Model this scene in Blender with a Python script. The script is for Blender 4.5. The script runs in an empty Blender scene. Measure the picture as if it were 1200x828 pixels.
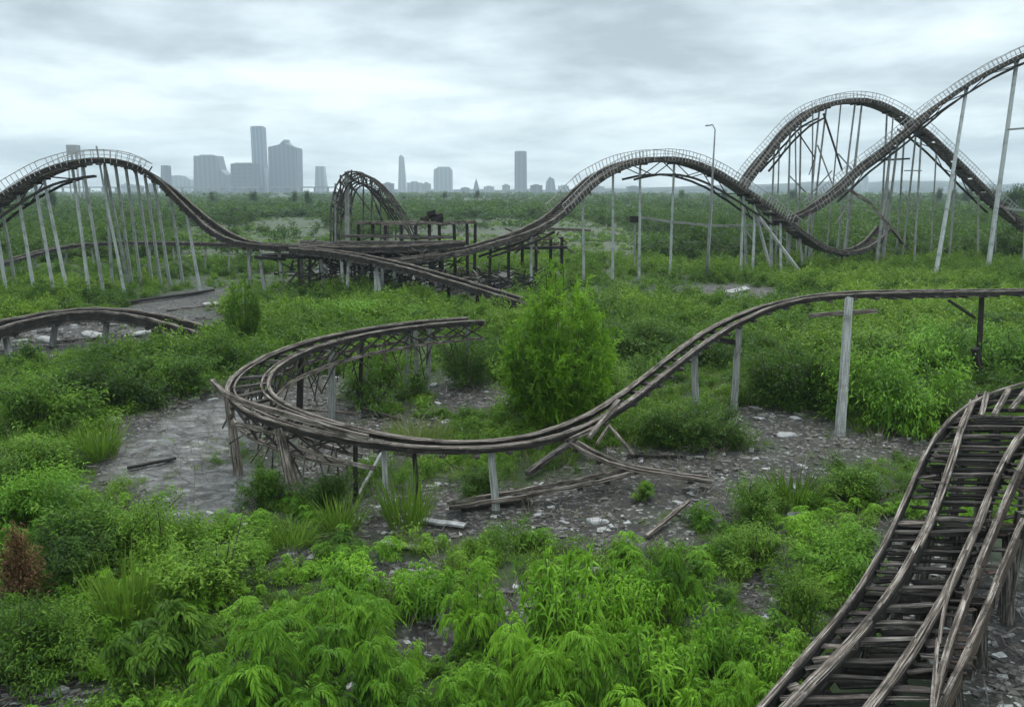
import bpy, math, random
import numpy as np
from mathutils import Vector, noise as mnoise

R = math.radians
H = 9.0                       # eye height, metres
TAN = 0.192                   # camera pitch
T = math.atan(TAN)
CT, ST = math.cos(T), math.sin(T)
scene = bpy.context.scene
COL = scene.collection
rnd = random.Random(7)

# ------------------------------------------------------------------ survey helpers
def ray(px, py):
    x = (px - 600) / 1000.0; v = (414 - py) / 1000.0
    return Vector((x, CT + v * ST, -ST + v * CT))
def at(px, py, Y):
    d = ray(px, py); k = Y / d.y
    return Vector((d.x * k, Y, H + d.z * k))
def G(px, py, z=0.0):
    d = ray(px, py); k = (z - H) / d.z
    return Vector((d.x * k, d.y * k, z))
def foot(px, Y, z=0.0):       # ground point at depth Y below photo column px
    depth = Y * CT + (H - z) * ST
    return Vector(((px - 600) / 1000.0 * depth, Y, z))

# ------------------------------------------------------------------ object helpers
def tag(o, label=None, cat=None, group=None, kind=None):
    if label: o['label'] = label
    if cat: o['category'] = cat
    if group: o['group'] = group
    if kind: o['kind'] = kind
    return o
def empty(name, loc, label, cat, group=None):
    o = bpy.data.objects.new(name, None); COL.objects.link(o)
    o.location = loc; o.empty_display_size = 0.3
    return tag(o, label, cat, group)
def put(name, me, parent=None):
    o = bpy.data.objects.new(name, me); COL.objects.link(o)
    if parent is not None:
        o.parent = parent
    return o
def duplicate(root, loc=None, rot=None, scale=None, label=None, group=None):
    r = root.copy(); COL.objects.link(r)
    if loc is not None: r.location = loc
    if rot is not None: r.rotation_euler = (0, 0, rot)
    if scale is not None: r.scale = scale
    if label: r['label'] = label
    if group: r['group'] = group
    for ch in root.children:
        c = ch.copy(); COL.objects.link(c); c.parent = r
    return r

class MB:
    """collects faces (world coordinates) with a length-wise uv"""
    def __init__(s): s.v = []; s.f = []; s.uv = []
    def quad(s, a, b, c, d, uv=None):
        n = len(s.v); s.v += [tuple(a), tuple(b), tuple(c), tuple(d)]
        s.f.append((n, n+1, n+2, n+3)); s.uv += uv or [(0,0),(1,0),(1,1),(0,1)]
    def rings(s, rings, closed=True, cap=True, us=None):
        n = len(s.v); m = len(rings[0]); o = rnd.uniform(0, 90); q = rnd.uniform(0, 9)
        for r in rings: s.v += [tuple(p) for p in r]
        per = [0.0]
        for j in range(m): per.append(per[-1] + (Vector(rings[0][(j+1) % m]) - Vector(rings[0][j])).length)
        if us is None:
            us = [0.0]
            for i in range(1, len(rings)): us.append(us[-1] + (Vector(rings[i][0]) - Vector(rings[i-1][0])).length)
        for i in range(len(rings) - 1):
            for j in range(m):
                k = (j + 1) % m
                s.f.append((n+i*m+j, n+i*m+k, n+(i+1)*m+k, n+(i+1)*m+j))
                s.uv += [(us[i]+o, per[j]+q), (us[i]+o, per[j+1]+q), (us[i+1]+o, per[j+1]+q), (us[i+1]+o, per[j]+q)]
        if cap:
            s.f.append(tuple(n + j for j in reversed(range(m)))); s.uv += [(o + p[0]*.0, q + j*.1) for j, p in enumerate(rings[0])]
            e = n + (len(rings)-1)*m
            s.f.append(tuple(e + j for j in range(m))); s.uv += [(o, q + j*.1) for j in range(m)]
    def beam(s, a, b, w, h=None, up=Vector((0,0,1)), taper=1.0, seg=1, wob=0.0):
        a = Vector(a); b = Vector(b); h = h or w
        t = (b - a)
        if t.length < 1e-4: return
        t.normalize(); side = t.cross(up)
        if side.length < 1e-3: side = t.cross(Vector((0,1,0)))
        side.normalize(); n = side.cross(t).normalized()
        rr = []
        for i in range(seg + 1):
            k = i / seg; f = 1 + (taper - 1) * k; c = a.lerp(b, k)
            if wob and 0 < i < seg: c = c + side * rnd.uniform(-wob, wob) + n * rnd.uniform(-wob, wob)
            x = side * (w * f / 2); y = n * (h * f / 2)
            rr.append([c - x - y, c + x - y, c + x + y, c - x + y])
        s.rings(rr)
    def pole(s, a, b, r0, r1=None, n=8, seg=1, wob=0.0):
        a = Vector(a); b = Vector(b); r1 = r1 or r0
        t = (b - a).normalized(); x = t.orthogonal().normalized(); y = t.cross(x)
        rr = []
        for i in range(seg + 1):
            k = i / seg; c = a.lerp(b, k); r = r0 + (r1 - r0) * k
            if wob and 0 < i < seg: c = c + x * rnd.uniform(-wob, wob) + y * rnd.uniform(-wob, wob)
            rr.append([c + x * math.cos(2*math.pi*j/n) * r + y * math.sin(2*math.pi*j/n) * r for j in range(n)])
        s.rings(rr)
    def build(s, name, mat, parent=None, smooth=False):
        """ONE mesh object; vertices re-expressed about the parent's (unrotated) origin"""
        org = parent.location if parent is not None else Vector((0, 0, 0))
        if parent is not None and parent.parent is not None: org = org + parent.parent.location
        me = bpy.data.meshes.new(name)
        own = Vector((0, 0, 0))
        if parent is None and s.v:
            a = np.array(s.v); own = Vector(((a[:,0].min()+a[:,0].max())/2, (a[:,1].min()+a[:,1].max())/2, a[:,2].min())); org = own
        me.from_pydata([(x-org.x, y-org.y, z-org.z) for x, y, z in s.v], [], s.f)
        uvl = me.uv_layers.new(name='UVMap')
        uvl.data.foreach_set('uv', np.array(s.uv, dtype=np.float32).ravel())
        if smooth: me.polygons.foreach_set('use_smooth', [True] * len(me.polygons))
        me.materials.append(mat); me.update()
        o = put(name, me, parent)
        if parent is None: o.location = own
        return o

# ------------------------------------------------------------------ materials
def new_mat(name):
    m = bpy.data.materials.new(name); m.use_nodes = True
    nt = m.node_tree; nt.nodes.clear()
    out = nt.nodes.new('ShaderNodeOutputMaterial')
    return m, nt, out
def N(nt, typ, **kw):
    n = nt.nodes.new(typ)
    for k, v in kw.items():
        if k == 'inp':
            for a, b in v.items(): n.inputs[a].default_value = b
        else: setattr(n, k, v)
    return n
def ramp(nt, src, stops):
    r = nt.nodes.new('ShaderNodeValToRGB'); e = r.color_ramp.elements
    while len(e) > 1: e.remove(e[-1])
    e[0].position = stops[0][0]; e[0].color = (*stops[0][1], 1)
    for p, c in stops[1:]:
        x = e.new(p); x.color = (*c, 1)
    nt.links.new(src, r.inputs[0]); return r.outputs[0]
def mixc(nt, fac, a, b, mode='MIX'):
    m = nt.nodes.new('ShaderNodeMix'); m.data_type = 'RGBA'; m.blend_type = mode
    for s, v in ((m.inputs[0], fac), (m.inputs[6], a), (m.inputs[7], b)):
        if hasattr(v, 'node'): nt.links.new(v, s)
        elif isinstance(v, tuple): s.default_value = (*v, 1) if len(v) == 3 else v
        else: s.default_value = v
    return m.outputs[2]

def wood(name, stops, streak=9.0, along=0.55, patch=0.35, rough=0.85, bump=0.5, stain=(0.012,0.010,0.009), stain_amt=0.8):
    m, nt, out = new_mat(name); L = nt.links
    uv = N(nt, 'ShaderNodeUVMap'); uv.uv_map = 'UVMap'
    mp = N(nt, 'ShaderNodeMapping'); mp.inputs['Scale'].default_value = (along, streak, 1); L.new(uv.outputs[0], mp.inputs[0])
    n1 = N(nt, 'ShaderNodeTexNoise', inp={'Scale': 2.2, 'Detail': 7.0, 'Roughness': 0.68}); L.new(mp.outputs[0], n1.inputs['Vector'])
    geo = N(nt, 'ShaderNodeNewGeometry')
    n2 = N(nt, 'ShaderNodeTexNoise', inp={'Scale': 1.1, 'Detail': 5.0, 'Roughness': 0.7}); L.new(geo.outputs['Position'], n2.inputs['Vector'])
    base = ramp(nt, n1.outputs[0], stops)
    fac = N(nt, 'ShaderNodeMapRange', inp={1: 0.50, 2: 0.66, 3: 0.0, 4: stain_amt}); L.new(n2.outputs[0], fac.inputs[0])
    c = mixc(nt, fac.outputs[0], base, stain)
    n3 = N(nt, 'ShaderNodeTexNoise', inp={'Scale': 4.5, 'Detail': 6.0, 'Roughness': 0.7}); L.new(geo.outputs['Position'], n3.inputs['Vector'])
    f3 = N(nt, 'ShaderNodeMapRange', inp={1: 0.58, 2: 0.70, 3: 0.0, 4: patch}); L.new(n3.outputs[0], f3.inputs[0])
    c = mixc(nt, f3.outputs[0], c, (0.36, 0.34, 0.32))
    b = N(nt, 'ShaderNodeBsdfPrincipled', inp={'Roughness': rough}); L.new(c, b.inputs['Base Color'])
    b.inputs['Specular IOR Level'].default_value = 0.25
    bp = N(nt, 'ShaderNodeBump', inp={'Strength': bump, 'Distance': 0.03}); L.new(n1.outputs[0], bp.inputs['Height'])
    L.new(bp.outputs[0], b.inputs['Normal']); L.new(b.outputs[0], out.inputs[0])
    return m

M = {}
M['rail'] = wood('weathered_rail_timber', [(0.36,(0.022,0.017,0.013)),(0.47,(0.080,0.062,0.050)),(0.56,(0.235,0.200,0.170)),(0.66,(0.50,0.455,0.41))], patch=0.45, stain=(0.020,0.016,0.013), stain_amt=0.85, streak=10, along=.5)
M['dark'] = wood('dark_rotten_timber', [(0.3,(0.008,0.007,0.006)),(0.5,(0.022,0.019,0.016)),(0.68,(0.085,0.075,0.066))], patch=0.22, stain_amt=0.5)
M['tie'] = wood('rotten_sleeper_timber', [(0.38,(0.012,0.010,0.009)),(0.5,(0.050,0.043,0.037)),(0.64,(0.25,0.225,0.20))], patch=0.35, stain_amt=0.5)
M['tie2'] = wood('damp_sleeper_timber', [(0.3,(0.012,0.010,0.009)),(0.5,(0.045,0.037,0.032)),(0.66,(0.15,0.125,0.11))], patch=0.3, stain_amt=0.6)
M['post'] = wood('grey_post_timber', [(0.25,(0.08,0.08,0.075)),(0.45,(0.22,0.225,0.21)),(0.65,(0.40,0.41,0.39))], patch=0.3, stain=(0.05,0.045,0.04), stain_amt=0.55)
M['pale'] = wood('pale_painted_post', [(0.25,(0.20,0.215,0.21)),(0.5,(0.36,0.385,0.375)),(0.7,(0.50,0.53,0.51))], patch=0.2, stain=(0.10,0.09,0.08), stain_amt=0.6, streak=5)
M['lace'] = wood('bleached_handrail', [(0.25,(0.14,0.13,0.125)),(0.5,(0.36,0.345,0.335)),(0.7,(0.52,0.50,0.49))], patch=0.2, stain=(0.06,0.045,0.04), stain_amt=0.6)
M['rust'] = wood('rusty_brown_board', [(0.3,(0.03,0.018,0.012)),(0.5,(0.09,0.06,0.045)),(0.7,(0.25,0.21,0.18))], patch=0.35, stain_amt=0.5)
M['steel'] = wood('dull_grey_steel', [(0.3,(0.16,0.17,0.18)),(0.7,(0.28,0.29,0.30))], patch=0.1, stain=(0.09,0.06,0.05), stain_amt=0.5, rough=0.5)
M['bark'] = wood('shrub_bark', [(0.3,(0.03,0.025,0.018)),(0.7,(0.10,0.08,0.06))], patch=0.0)
M['stone'] = wood('broken_concrete', [(0.3,(0.16,0.155,0.15)),(0.5,(0.34,0.335,0.33)),(0.7,(0.55,0.55,0.54))], streak=2, along=2, patch=0.3, stain=(0.06,0.055,0.05), stain_amt=0.5)

def foliage(name, dark, mid, light, trans=0.32, nscale=0.35):
    m, nt, out = new_mat(name); L = nt.links
    at_ = N(nt, 'ShaderNodeAttribute', attribute_name='tint')
    geo = N(nt, 'ShaderNodeNewGeometry'); oi = N(nt, 'ShaderNodeObjectInfo')
    n = N(nt, 'ShaderNodeTexNoise', inp={'Scale': nscale, 'Detail': 4.0, 'Roughness': 0.6}); L.new(geo.outputs['Position'], n.inputs['Vector'])
    a = N(nt, 'ShaderNodeMath', operation='MULTIPLY', inp={1: 0.55}); L.new(at_.outputs['Fac'], a.inputs[0])
    b = N(nt, 'ShaderNodeMapRange', inp={1: 0.3, 2: 0.7, 3: -0.15, 4: 0.60}); b.clamp = False; L.new(n.outputs[0], b.inputs[0])
    s = N(nt, 'ShaderNodeMath', operation='ADD'); L.new(a.outputs[0], s.inputs[0]); L.new(b.outputs[0], s.inputs[1])
    c = N(nt, 'ShaderNodeMath', operation='MULTIPLY_ADD', inp={1: 0.2, 2: -0.08}); L.new(oi.outputs['Random'], c.inputs[0])
    s2 = N(nt, 'ShaderNodeMath', operation='ADD'); L.new(s.outputs[0], s2.inputs[0]); L.new(c.outputs[0], s2.inputs[1])
    col = ramp(nt, s2.outputs[0], [(0.05, dark), (0.45, mid), (0.92, light)])
    d = N(nt, 'ShaderNodeBsdfPrincipled', inp={'Roughness': 0.6}); d.inputs['Specular IOR Level'].default_value = 0.22
    L.new(col, d.inputs['Base Color'])
    t = N(nt, 'ShaderNodeBsdfTranslucent'); tc = mixc(nt, 0.5, col, (0.18, 0.36, 0.02)); L.new(tc, t.inputs[0])
    mx = N(nt, 'ShaderNodeMixShader', inp={0: trans}); L.new(d.outputs[0], mx.inputs[1]); L.new(t.outputs[0], mx.inputs[2])
    L.new(mx.outputs[0], out.inputs[0]); return m
M['leaf_bright'] = foliage('bright_weed_leaf', (0.022,0.062,0.006), (0.095,0.225,0.014), (0.23,0.45,0.030))
M['leaf_light'] = foliage('fresh_feathery_leaf', (0.050,0.120,0.010), (0.14,0.29,0.018), (0.28,0.50,0.035), trans=0.45, nscale=0.6)
M['leaf_mid'] = foliage('shrub_leaf', (0.016,0.042,0.006), (0.080,0.170,0.015), (0.20,0.345,0.032))
M['leaf_dark'] = foliage('dark_shrub_leaf', (0.009,0.026,0.006), (0.036,0.082,0.012), (0.10,0.185,0.022))
M['grass'] = foliage('grass_blade', (0.035,0.070,0.010), (0.090,0.165,0.018), (0.19,0.29,0.040), nscale=0.5)
M['straw'] = foliage('dry_yellow_grass', (0.06,0.09,0.02), (0.13,0.17,0.04), (0.22,0.25,0.08))
M['dry'] = foliage('dry_stalk', (0.08,0.065,0.035), (0.20,0.17,0.09), (0.36,0.32,0.20), trans=0.15)
M['brown'] = foliage('dead_brown_plant', (0.06,0.028,0.012), (0.14,0.065,0.03), (0.24,0.13,0.06), trans=0.15)
M['wood_far'] = foliage('far_woodland_leaf', (0.006,0.017,0.006), (0.018,0.042,0.012), (0.070,0.125,0.024), nscale=0.022)
M['scrub'] = foliage('scrub_leaf', (0.015,0.040,0.007), (0.075,0.150,0.015), (0.20,0.310,0.032), nscale=0.045)

# ------------------------------------------------------------------ ground layout
def ell(px, py, rx, ry, s=1.0):
    c = G(px, py); depth = c.y * CT + H * ST
    yy = (G(px, py - ry).y - G(px, py + ry).y) / 2
    return (c.x, c.y, rx * depth / 1000, yy, s)
BARE = [ell(*a) for a in [
    (205,520,70,42),(245,478,60,26),(245,575,68,42),(185,500,62,14),(150,545,50,14),
    (130,388,150,26),(225,352,60,16),(60,402,70,14),
    (375,475,80,42),(430,512,90,34),(570,458,70,16),(520,470,60,12,.6),(360,545,70,40,.8),
    (640,588,230,34),(560,612,170,26),(820,548,130,28),(905,500,110,24),(1010,524,110,16),(720,628,110,18),
    (860,585,40,34),(985,580,60,10),(925,700,44,40),(990,586,60,8),(1150,720,110,110),(900,640,30,20,.7),
    (505,738,50,26),(590,712,52,16),(440,812,34,14,.8),(660,705,36,12,.7),(50,822,80,20),(460,672,50,14),(345,655,35,10),(430,790,30,10,.8),(700,700,40,12,.5),
    (850,341,60,8),(900,350,60,6),(430,318,110,12,.6),(620,322,60,10,.6),(540,335,60,12),(590,300,70,10,.5),
    (480,275,90,12,.5),(960,322,40,4,.8)]]
PATH = [ell(*a) for a in [(210,525,62,36),(240,578,60,44),(245,490,48,22),(190,552,40,20)]]
def ellmask(X, Y, E, soft=0.35):
    m = np.zeros_like(X)
    for cx, cy, rx, ry, s in E:
        d = np.sqrt(((X-cx)/rx)**2 + ((Y-cy)/ry)**2)
        m = np.maximum(m, s * np.clip((1 + soft - d) / (2*soft), 0, 1))
    return m
rg = np.random.default_rng(5)
_grid = [rg.random((256, 256)) for _ in range(5)]
def vnoise(X, Y, scale, k=0):
    g = _grid[k]; x = X*scale; y = Y*scale
    xi = np.floor(x).astype(int); yi = np.floor(y).astype(int); fx = x-xi; fy = y-yi
    fx = fx*fx*(3-2*fx); fy = fy*fy*(3-2*fy)
    a = g[xi % 256, yi % 256]; b = g[(xi+1) % 256, yi % 256]; c = g[xi % 256, (yi+1) % 256]; d = g[(xi+1) % 256, (yi+1) % 256]
    return (a*(1-fx)+b*fx)*(1-fy) + (c*(1-fx)+d*fx)*fy
def fbm(X, Y, s, k=0, o=4):
    r = 0; amp = .5; tot = 0
    for i in range(o):
        r = r + amp*vnoise(X+17.3*i, Y-9.1*i, s*2**i, (k+i) % 5); tot += amp; amp *= .55
    return r/tot
def bare(X, Y):
    X = np.asarray(X, float); Y = np.asarray(Y, float)
    wx = X + 1.8*(fbm(X, Y, .45, 1)-.5); wy = Y + 2.4*(fbm(X, Y, .45, 3)-.5)
    m = ellmask(wx, wy, BARE)
    n = fbm(X, Y, .5, 2)
    return np.clip(m + (n-.5)*.7*(m > .05), 0, 1)
def gz(X, Y):
    X = np.asarray(X, float); Y = np.asarray(Y, float)
    near = np.clip((140-Y)/100, 0, 1)
    z = (fbm(X, Y, .12, 0)-.5)*.5*near + (fbm(X, Y, .9, 1)-.5)*.16*near
    z = z + bare(X, Y)*(fbm(X, Y, 3.2, 2)-.5)*.10*near
    return z
def gh(x, y): return float(gz(np.array([x]), np.array([y]))[0])

def axis(a, b, fine0, fine1, step, grow):
    out = list(np.arange(fine0, fine1, step)); s = step; v = fine1
    while v < b: out.append(v); s *= grow; v += s
    out.append(b); s = step; v = fine0; lo = []
    while v > a: s *= grow; v -= s; lo.append(max(v, a))
    return np.array(sorted(set(lo + out)))
gx = axis(-3300, 3300, -32, 32, .22, 1.06); gy = axis(-90, 3700, 9, 62, .22, 1.045)
X, Y = np.meshgrid(gx, gy); Z = gz(X, Y)
nx, ny = len(gx), len(gy)
me = bpy.data.meshes.new('ground')
co = np.stack([X, Y, Z], -1).reshape(-1, 3).astype(np.float32)
ii = np.arange(nx*ny).reshape(ny, nx)
q = np.stack([ii[:-1,:-1], ii[:-1,1:], ii[1:,1:], ii[1:,:-1]], -1).reshape(-1, 4)
def fast_mesh(me, co, q):
    me.vertices.add(len(co)); me.vertices.foreach_set('co', np.ascontiguousarray(co, dtype=np.float32).ravel())
    k = q.shape[1]
    me.loops.add(q.size); me.loops.foreach_set('vertex_index', q.ravel().astype(np.int32))
    me.polygons.add(len(q)); me.polygons.foreach_set('loop_start', np.arange(0, q.size, k, dtype=np.int32))
    me.polygons.foreach_set('loop_total', np.full(len(q), k, dtype=np.int32))
    me.update(calc_edges=True)
fast_mesh(me, co, q)
me.polygons.foreach_set('use_smooth', np.ones(len(q), dtype=bool))
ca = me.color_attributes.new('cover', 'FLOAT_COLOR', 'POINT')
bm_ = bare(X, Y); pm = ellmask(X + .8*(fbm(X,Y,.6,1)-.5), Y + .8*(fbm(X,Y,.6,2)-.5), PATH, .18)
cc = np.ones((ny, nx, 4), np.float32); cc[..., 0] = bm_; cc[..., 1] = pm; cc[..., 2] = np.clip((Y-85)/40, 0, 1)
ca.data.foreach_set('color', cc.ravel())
m, nt, out = new_mat('muddy_ground'); L = nt.links
a_ = N(nt, 'ShaderNodeAttribute', attribute_name='cover'); sp = N(nt, 'ShaderNodeSeparateColor'); L.new(a_.outputs['Color'], sp.inputs[0])
geo = N(nt, 'ShaderNodeNewGeometry')
n1 = N(nt, 'ShaderNodeTexNoise', inp={'Scale': 1.3, 'Detail': 9.0, 'Roughness': 0.72}); L.new(geo.outputs['Position'], n1.inputs['Vector'])
n2 = N(nt, 'ShaderNodeTexNoise', inp={'Scale': 7.0, 'Detail': 6.0, 'Roughness': 0.75}); L.new(geo.outputs['Position'], n2.inputs['Vector'])
vo = N(nt, 'ShaderNodeTexVoronoi', inp={'Scale': 9.0, 'Randomness': 1.0}); L.new(geo.outputs['Position'], vo.inputs['Vector'])
soil = ramp(nt, n1.outputs[0], [(0.34,(0.011,0.009,0.008)),(0.5,(0.038,0.034,0.029)),(0.6,(0.088,0.082,0.073)),(0.72,(0.22,0.21,0.195))])
ch = N(nt, 'ShaderNodeSeparateColor'); L.new(vo.outputs['Color'], ch.inputs[0])
chip = N(nt, 'ShaderNodeMapRange', inp={1: 0.80, 2: 0.92, 3: 0.0, 4: 0.7}); L.new(ch.outputs[0], chip.inputs[0])
soil = mixc(nt, chip.outputs[0], soil, (0.26,0.25,0.24))
grit = N(nt, 'ShaderNodeMapRange', inp={1: 0.38, 2: 0.62, 3: 0.25, 4: 1.5}); L.new(n2.outputs[0], grit.inputs[0])
soil = mixc(nt, 1.0, soil, grit.outputs[0], 'MULTIPLY')
mpp = N(nt, 'ShaderNodeMapping'); mpp.inputs['Scale'].default_value = (0.8, 1.25, 1); mpp.inputs['Rotation'].default_value = (0,0,0.25); L.new(geo.outputs['Position'], mpp.inputs[0])
n4 = N(nt, 'ShaderNodeTexNoise', inp={'Scale': 1.6, 'Detail': 9.0, 'Roughness': 0.66}); L.new(mpp.outputs[0], n4.inputs['Vector'])
pathc = ramp(nt, n4.outputs[0], [(0.36,(0.045,0.043,0.040)),(0.47,(0.115,0.112,0.106)),(0.58,(0.185,0.182,0.174)),(0.68,(0.34,0.335,0.325))])
pathc = mixc(nt, 0.45, pathc, mixc(nt, 1.0, pathc, grit.outputs[0], 'MULTIPLY'))
vc = N(nt, 'ShaderNodeTexVoronoi', feature='DISTANCE_TO_EDGE', inp={'Scale': 0.75}); wv = N(nt, 'ShaderNodeVectorMath', operation='ADD'); L.new(geo.outputs['Position'], wv.inputs[0]); L.new(n1.outputs['Color'], wv.inputs[1]); L.new(wv.outputs[0], vc.inputs['Vector'])
ck = N(nt, 'ShaderNodeMapRange', inp={1: 0.012, 2: 0.045, 3: 0.75, 4: 0.0}); L.new(vc.outputs['Distance'], ck.inputs[0]); pathc = mixc(nt, ck.outputs[0], pathc, (0.03,0.028,0.025))
n3 = N(nt, 'ShaderNodeTexNoise', inp={'Scale': 0.25, 'Detail': 6.0, 'Roughness': 0.6}); L.new(geo.outputs['Position'], n3.inputs['Vector'])
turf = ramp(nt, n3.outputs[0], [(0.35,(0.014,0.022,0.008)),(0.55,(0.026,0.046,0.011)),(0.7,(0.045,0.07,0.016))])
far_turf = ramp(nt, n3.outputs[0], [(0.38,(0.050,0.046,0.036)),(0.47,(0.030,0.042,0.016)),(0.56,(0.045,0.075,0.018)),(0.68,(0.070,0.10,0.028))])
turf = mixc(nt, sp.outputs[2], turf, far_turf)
c = mixc(nt, sp.outputs[0], turf, soil); c = mixc(nt, sp.outputs[1], c, pathc)
b = N(nt, 'ShaderNodeBsdfPrincipled', inp={'Roughness': 0.75}); L.new(c, b.inputs['Base Color']); b.inputs['Specular IOR Level'].default_value = 0.35
rr_ = N(nt, 'ShaderNodeMapRange', inp={1: 0.3, 2: 0.7, 3: 0.45, 4: 0.9}); L.new(n1.outputs[0], rr_.inputs[0]); L.new(rr_.outputs[0], b.inputs['Roughness'])
ad = N(nt, 'ShaderNodeMath', operation='MULTIPLY_ADD', inp={1: 0.5}); L.new(n2.outputs[0], ad.inputs[0]); L.new(n1.outputs[0], ad.inputs[2])
bp = N(nt, 'ShaderNodeBump', inp={'Strength': 0.9, 'Distance': 0.12}); L.new(ad.outputs[0], bp.inputs['Height']); L.new(bp.outputs[0], b.inputs['Normal'])
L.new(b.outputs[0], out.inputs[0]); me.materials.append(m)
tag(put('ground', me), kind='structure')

# ------------------------------------------------------------------ tracks
class Curve:
    def __init__(s, ctrl, step, relax=6):
        P = [Vector(p) for p in ctrl]
        P = [P[0]*2-P[1]] + P + [P[-1]*2-P[-2]]
        dense = []
        for i in range(1, len(P)-2):
            p0, p1, p2, p3 = P[i-1:i+3]
            for k in range(24):
                t = k/24
                dense.append(0.5*((2*p1)+(p2-p0)*t+(2*p0-5*p1+4*p2-p3)*t*t+(3*p1-p0-3*p2+p3)*t**3))
        dense.append(P[-2])
        d = [0.0]
        for i in range(1, len(dense)): d.append(d[-1] + (dense[i]-dense[i-1]).length)
        s.len = d[-1]; n = max(2, int(s.len/step)); s.s = [s.len*i/n for i in range(n+1)]
        s.p = []; j = 0
        for v in s.s:
            while j < len(d)-2 and d[j+1] < v: j += 1
            f = (v-d[j])/max(1e-9, d[j+1]-d[j]); s.p.append(dense[j].lerp(dense[j+1], min(1, f)))
        for _ in range(relax):
            s.p = [s.p[0]] + [s.p[i]*.5+(s.p[i-1]+s.p[i+1])*.25 for i in range(1, n)] + [s.p[n]]
        s.t = [(s.p[min(i+1,n)]-s.p[max(i-1,0)]).normalized() for i in range(n+1)]
        s.x = []
        for t in s.t:
            side = Vector((t.y, -t.x, 0)); side = side.normalized() if side.length > 1e-3 else Vector((1,0,0)); s.x.append(side)
        # smooth the side vectors
        for _ in range(3):
            s.x = [((s.x[max(i-1,0)]+s.x[i]+s.x[min(i+1,n)])).normalized() for i in range(n+1)]
        s.n = [s.x[i].cross(s.t[i]).normalized() for i in range(n+1)]
    def off(s, i, u, v, bank=0.0):
        x, n = s.x[i], s.n[i]
        if bank: x, n = x*math.cos(bank)+n*math.sin(bank), n*math.cos(bank)-x*math.sin(bank)
        return s.p[i] + x*u + n*v
    def near_px(s, px):
        def col(p):
            d = p.y*CT+(H-p.z)*ST; return 600+1000*p.x/d
        return min(range(len(s.p)), key=lambda i: abs(col(s.p[i])-px))
def sweep(mb, cv, u, v, w, h, i0=0, i1=None, jit=0.0, bank=None):
    i1 = len(cv.p)-1 if i1 is None else i1; rr = []; us = []
    for i in range(i0, i1+1):
        b = bank(i) if bank else 0.0
        ju = rnd.uniform(-jit, jit); jv = rnd.uniform(-jit, jit)
        rr.append([cv.off(i, u-w/2+ju, v-h/2+jv, b), cv.off(i, u+w/2+ju, v-h/2+jv, b), cv.off(i, u+w/2+ju, v+h/2+jv, b), cv.off(i, u-w/2+ju, v+h/2+jv, b)])
        us.append(cv.s[i])
    if len(rr) > 1: mb.rings(rr, us=us)

def coaster(name, label, ctrl, gauge=1.5, step=0.9, rail=(0.16,0.34), hand=None, truss=None, group=None, handgap=0.25, matr='dark', cap=True, jit=0.03, lace_step=1):
    cv = Curve([at(*c) for c in ctrl], step)
    root = empty(name, (cv.p[0].x, cv.p[0].y, 0), label, 'roller coaster', group)
    n = len(cv.p)-1
    for s_ in (-1, 1):
        mb = MB(); sweep(mb, cv, s_*gauge/2, 0, rail[0], rail[1], jit=jit); r = mb.build('side_beam', M[matr], root)
        mb = MB(); sweep(mb, cv, s_*gauge/2, rail[1]/2+.055, rail[0]*1.25, .10, jit=jit*.7)
        mb.build('rail', M['rail'], root)
    mb = MB()
    for i in range(0, n+1):
        for sub in (0.0, 0.33, 0.66):
            if sub and i == n: continue
            a = cv.off(i, -gauge/2-.12, -rail[1]/2-.06).lerp(cv.off(min(i+1,n), -gauge/2-.12, -rail[1]/2-.06), sub)
            b_ = cv.off(i, gauge/2+.12, -rail[1]/2-.06).lerp(cv.off(min(i+1,n), gauge/2+.12, -rail[1]/2-.06), sub)
            if rnd.random() < .93: mb.beam(a, b_, .2, .12, up=cv.n[i])
    mb.build('sleeper_deck', M['tie'], root)
    if hand:
        a0, a1 = cv.near_px(hand[0]), cv.near_px(hand[1]); a0, a1 = min(a0,a1), max(a0,a1)
        for s_ in (-1, 1):
            mb = MB(); u = s_*(gauge/2+.3)
            j = a0
            while j < a1:
                k = min(a1, j + rnd.randint(12, 40))
                sweep(mb, cv, u, .95, .05, .06, j, k, jit=.03)
                if rnd.random() < .7: sweep(mb, cv, u, .52, .03, .04, j, k, jit=.03)
                j = k + (rnd.randint(1, 2) if rnd.random() < handgap else 0)
            hr = mb.build('handrail', M['lace'], root); mb = MB()
            for i in range(a0, a1, lace_step):
                for f_ in (0, .5):
                    if rnd.random() < .9: mb.beam(cv.off(i, u, -.1).lerp(cv.off(i+1, u, -.1), f_), cv.off(i, u + rnd.uniform(-.08,.08), .97).lerp(cv.off(i+1, u, .97), f_), .04, .05, up=cv.t[i])
            mb.build('balusters', M['lace'], hr)
    if truss:
        for (q0, q1, dep) in truss:
            a0, a1 = cv.near_px(q0), cv.near_px(q1); a0, a1 = min(a0,a1), max(a0,a1)
            for s_ in (-1, 1):
                mb = MB(); sweep(mb, cv, s_*gauge/2, -dep, .16, .2, a0, a1, jit=.03)
                z = 0
                for i in range(a0, a1-2, 3):
                    mb.beam(cv.off(i, s_*gauge/2, -dep if z else -.1), cv.off(i+3, s_*gauge/2, -.1 if z else -dep), .08, .08); z ^= 1
                mb.build('lower_truss', M['dark'], root)
    root['_cv'] = 0; del root['_cv']
    return root, cv

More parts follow.
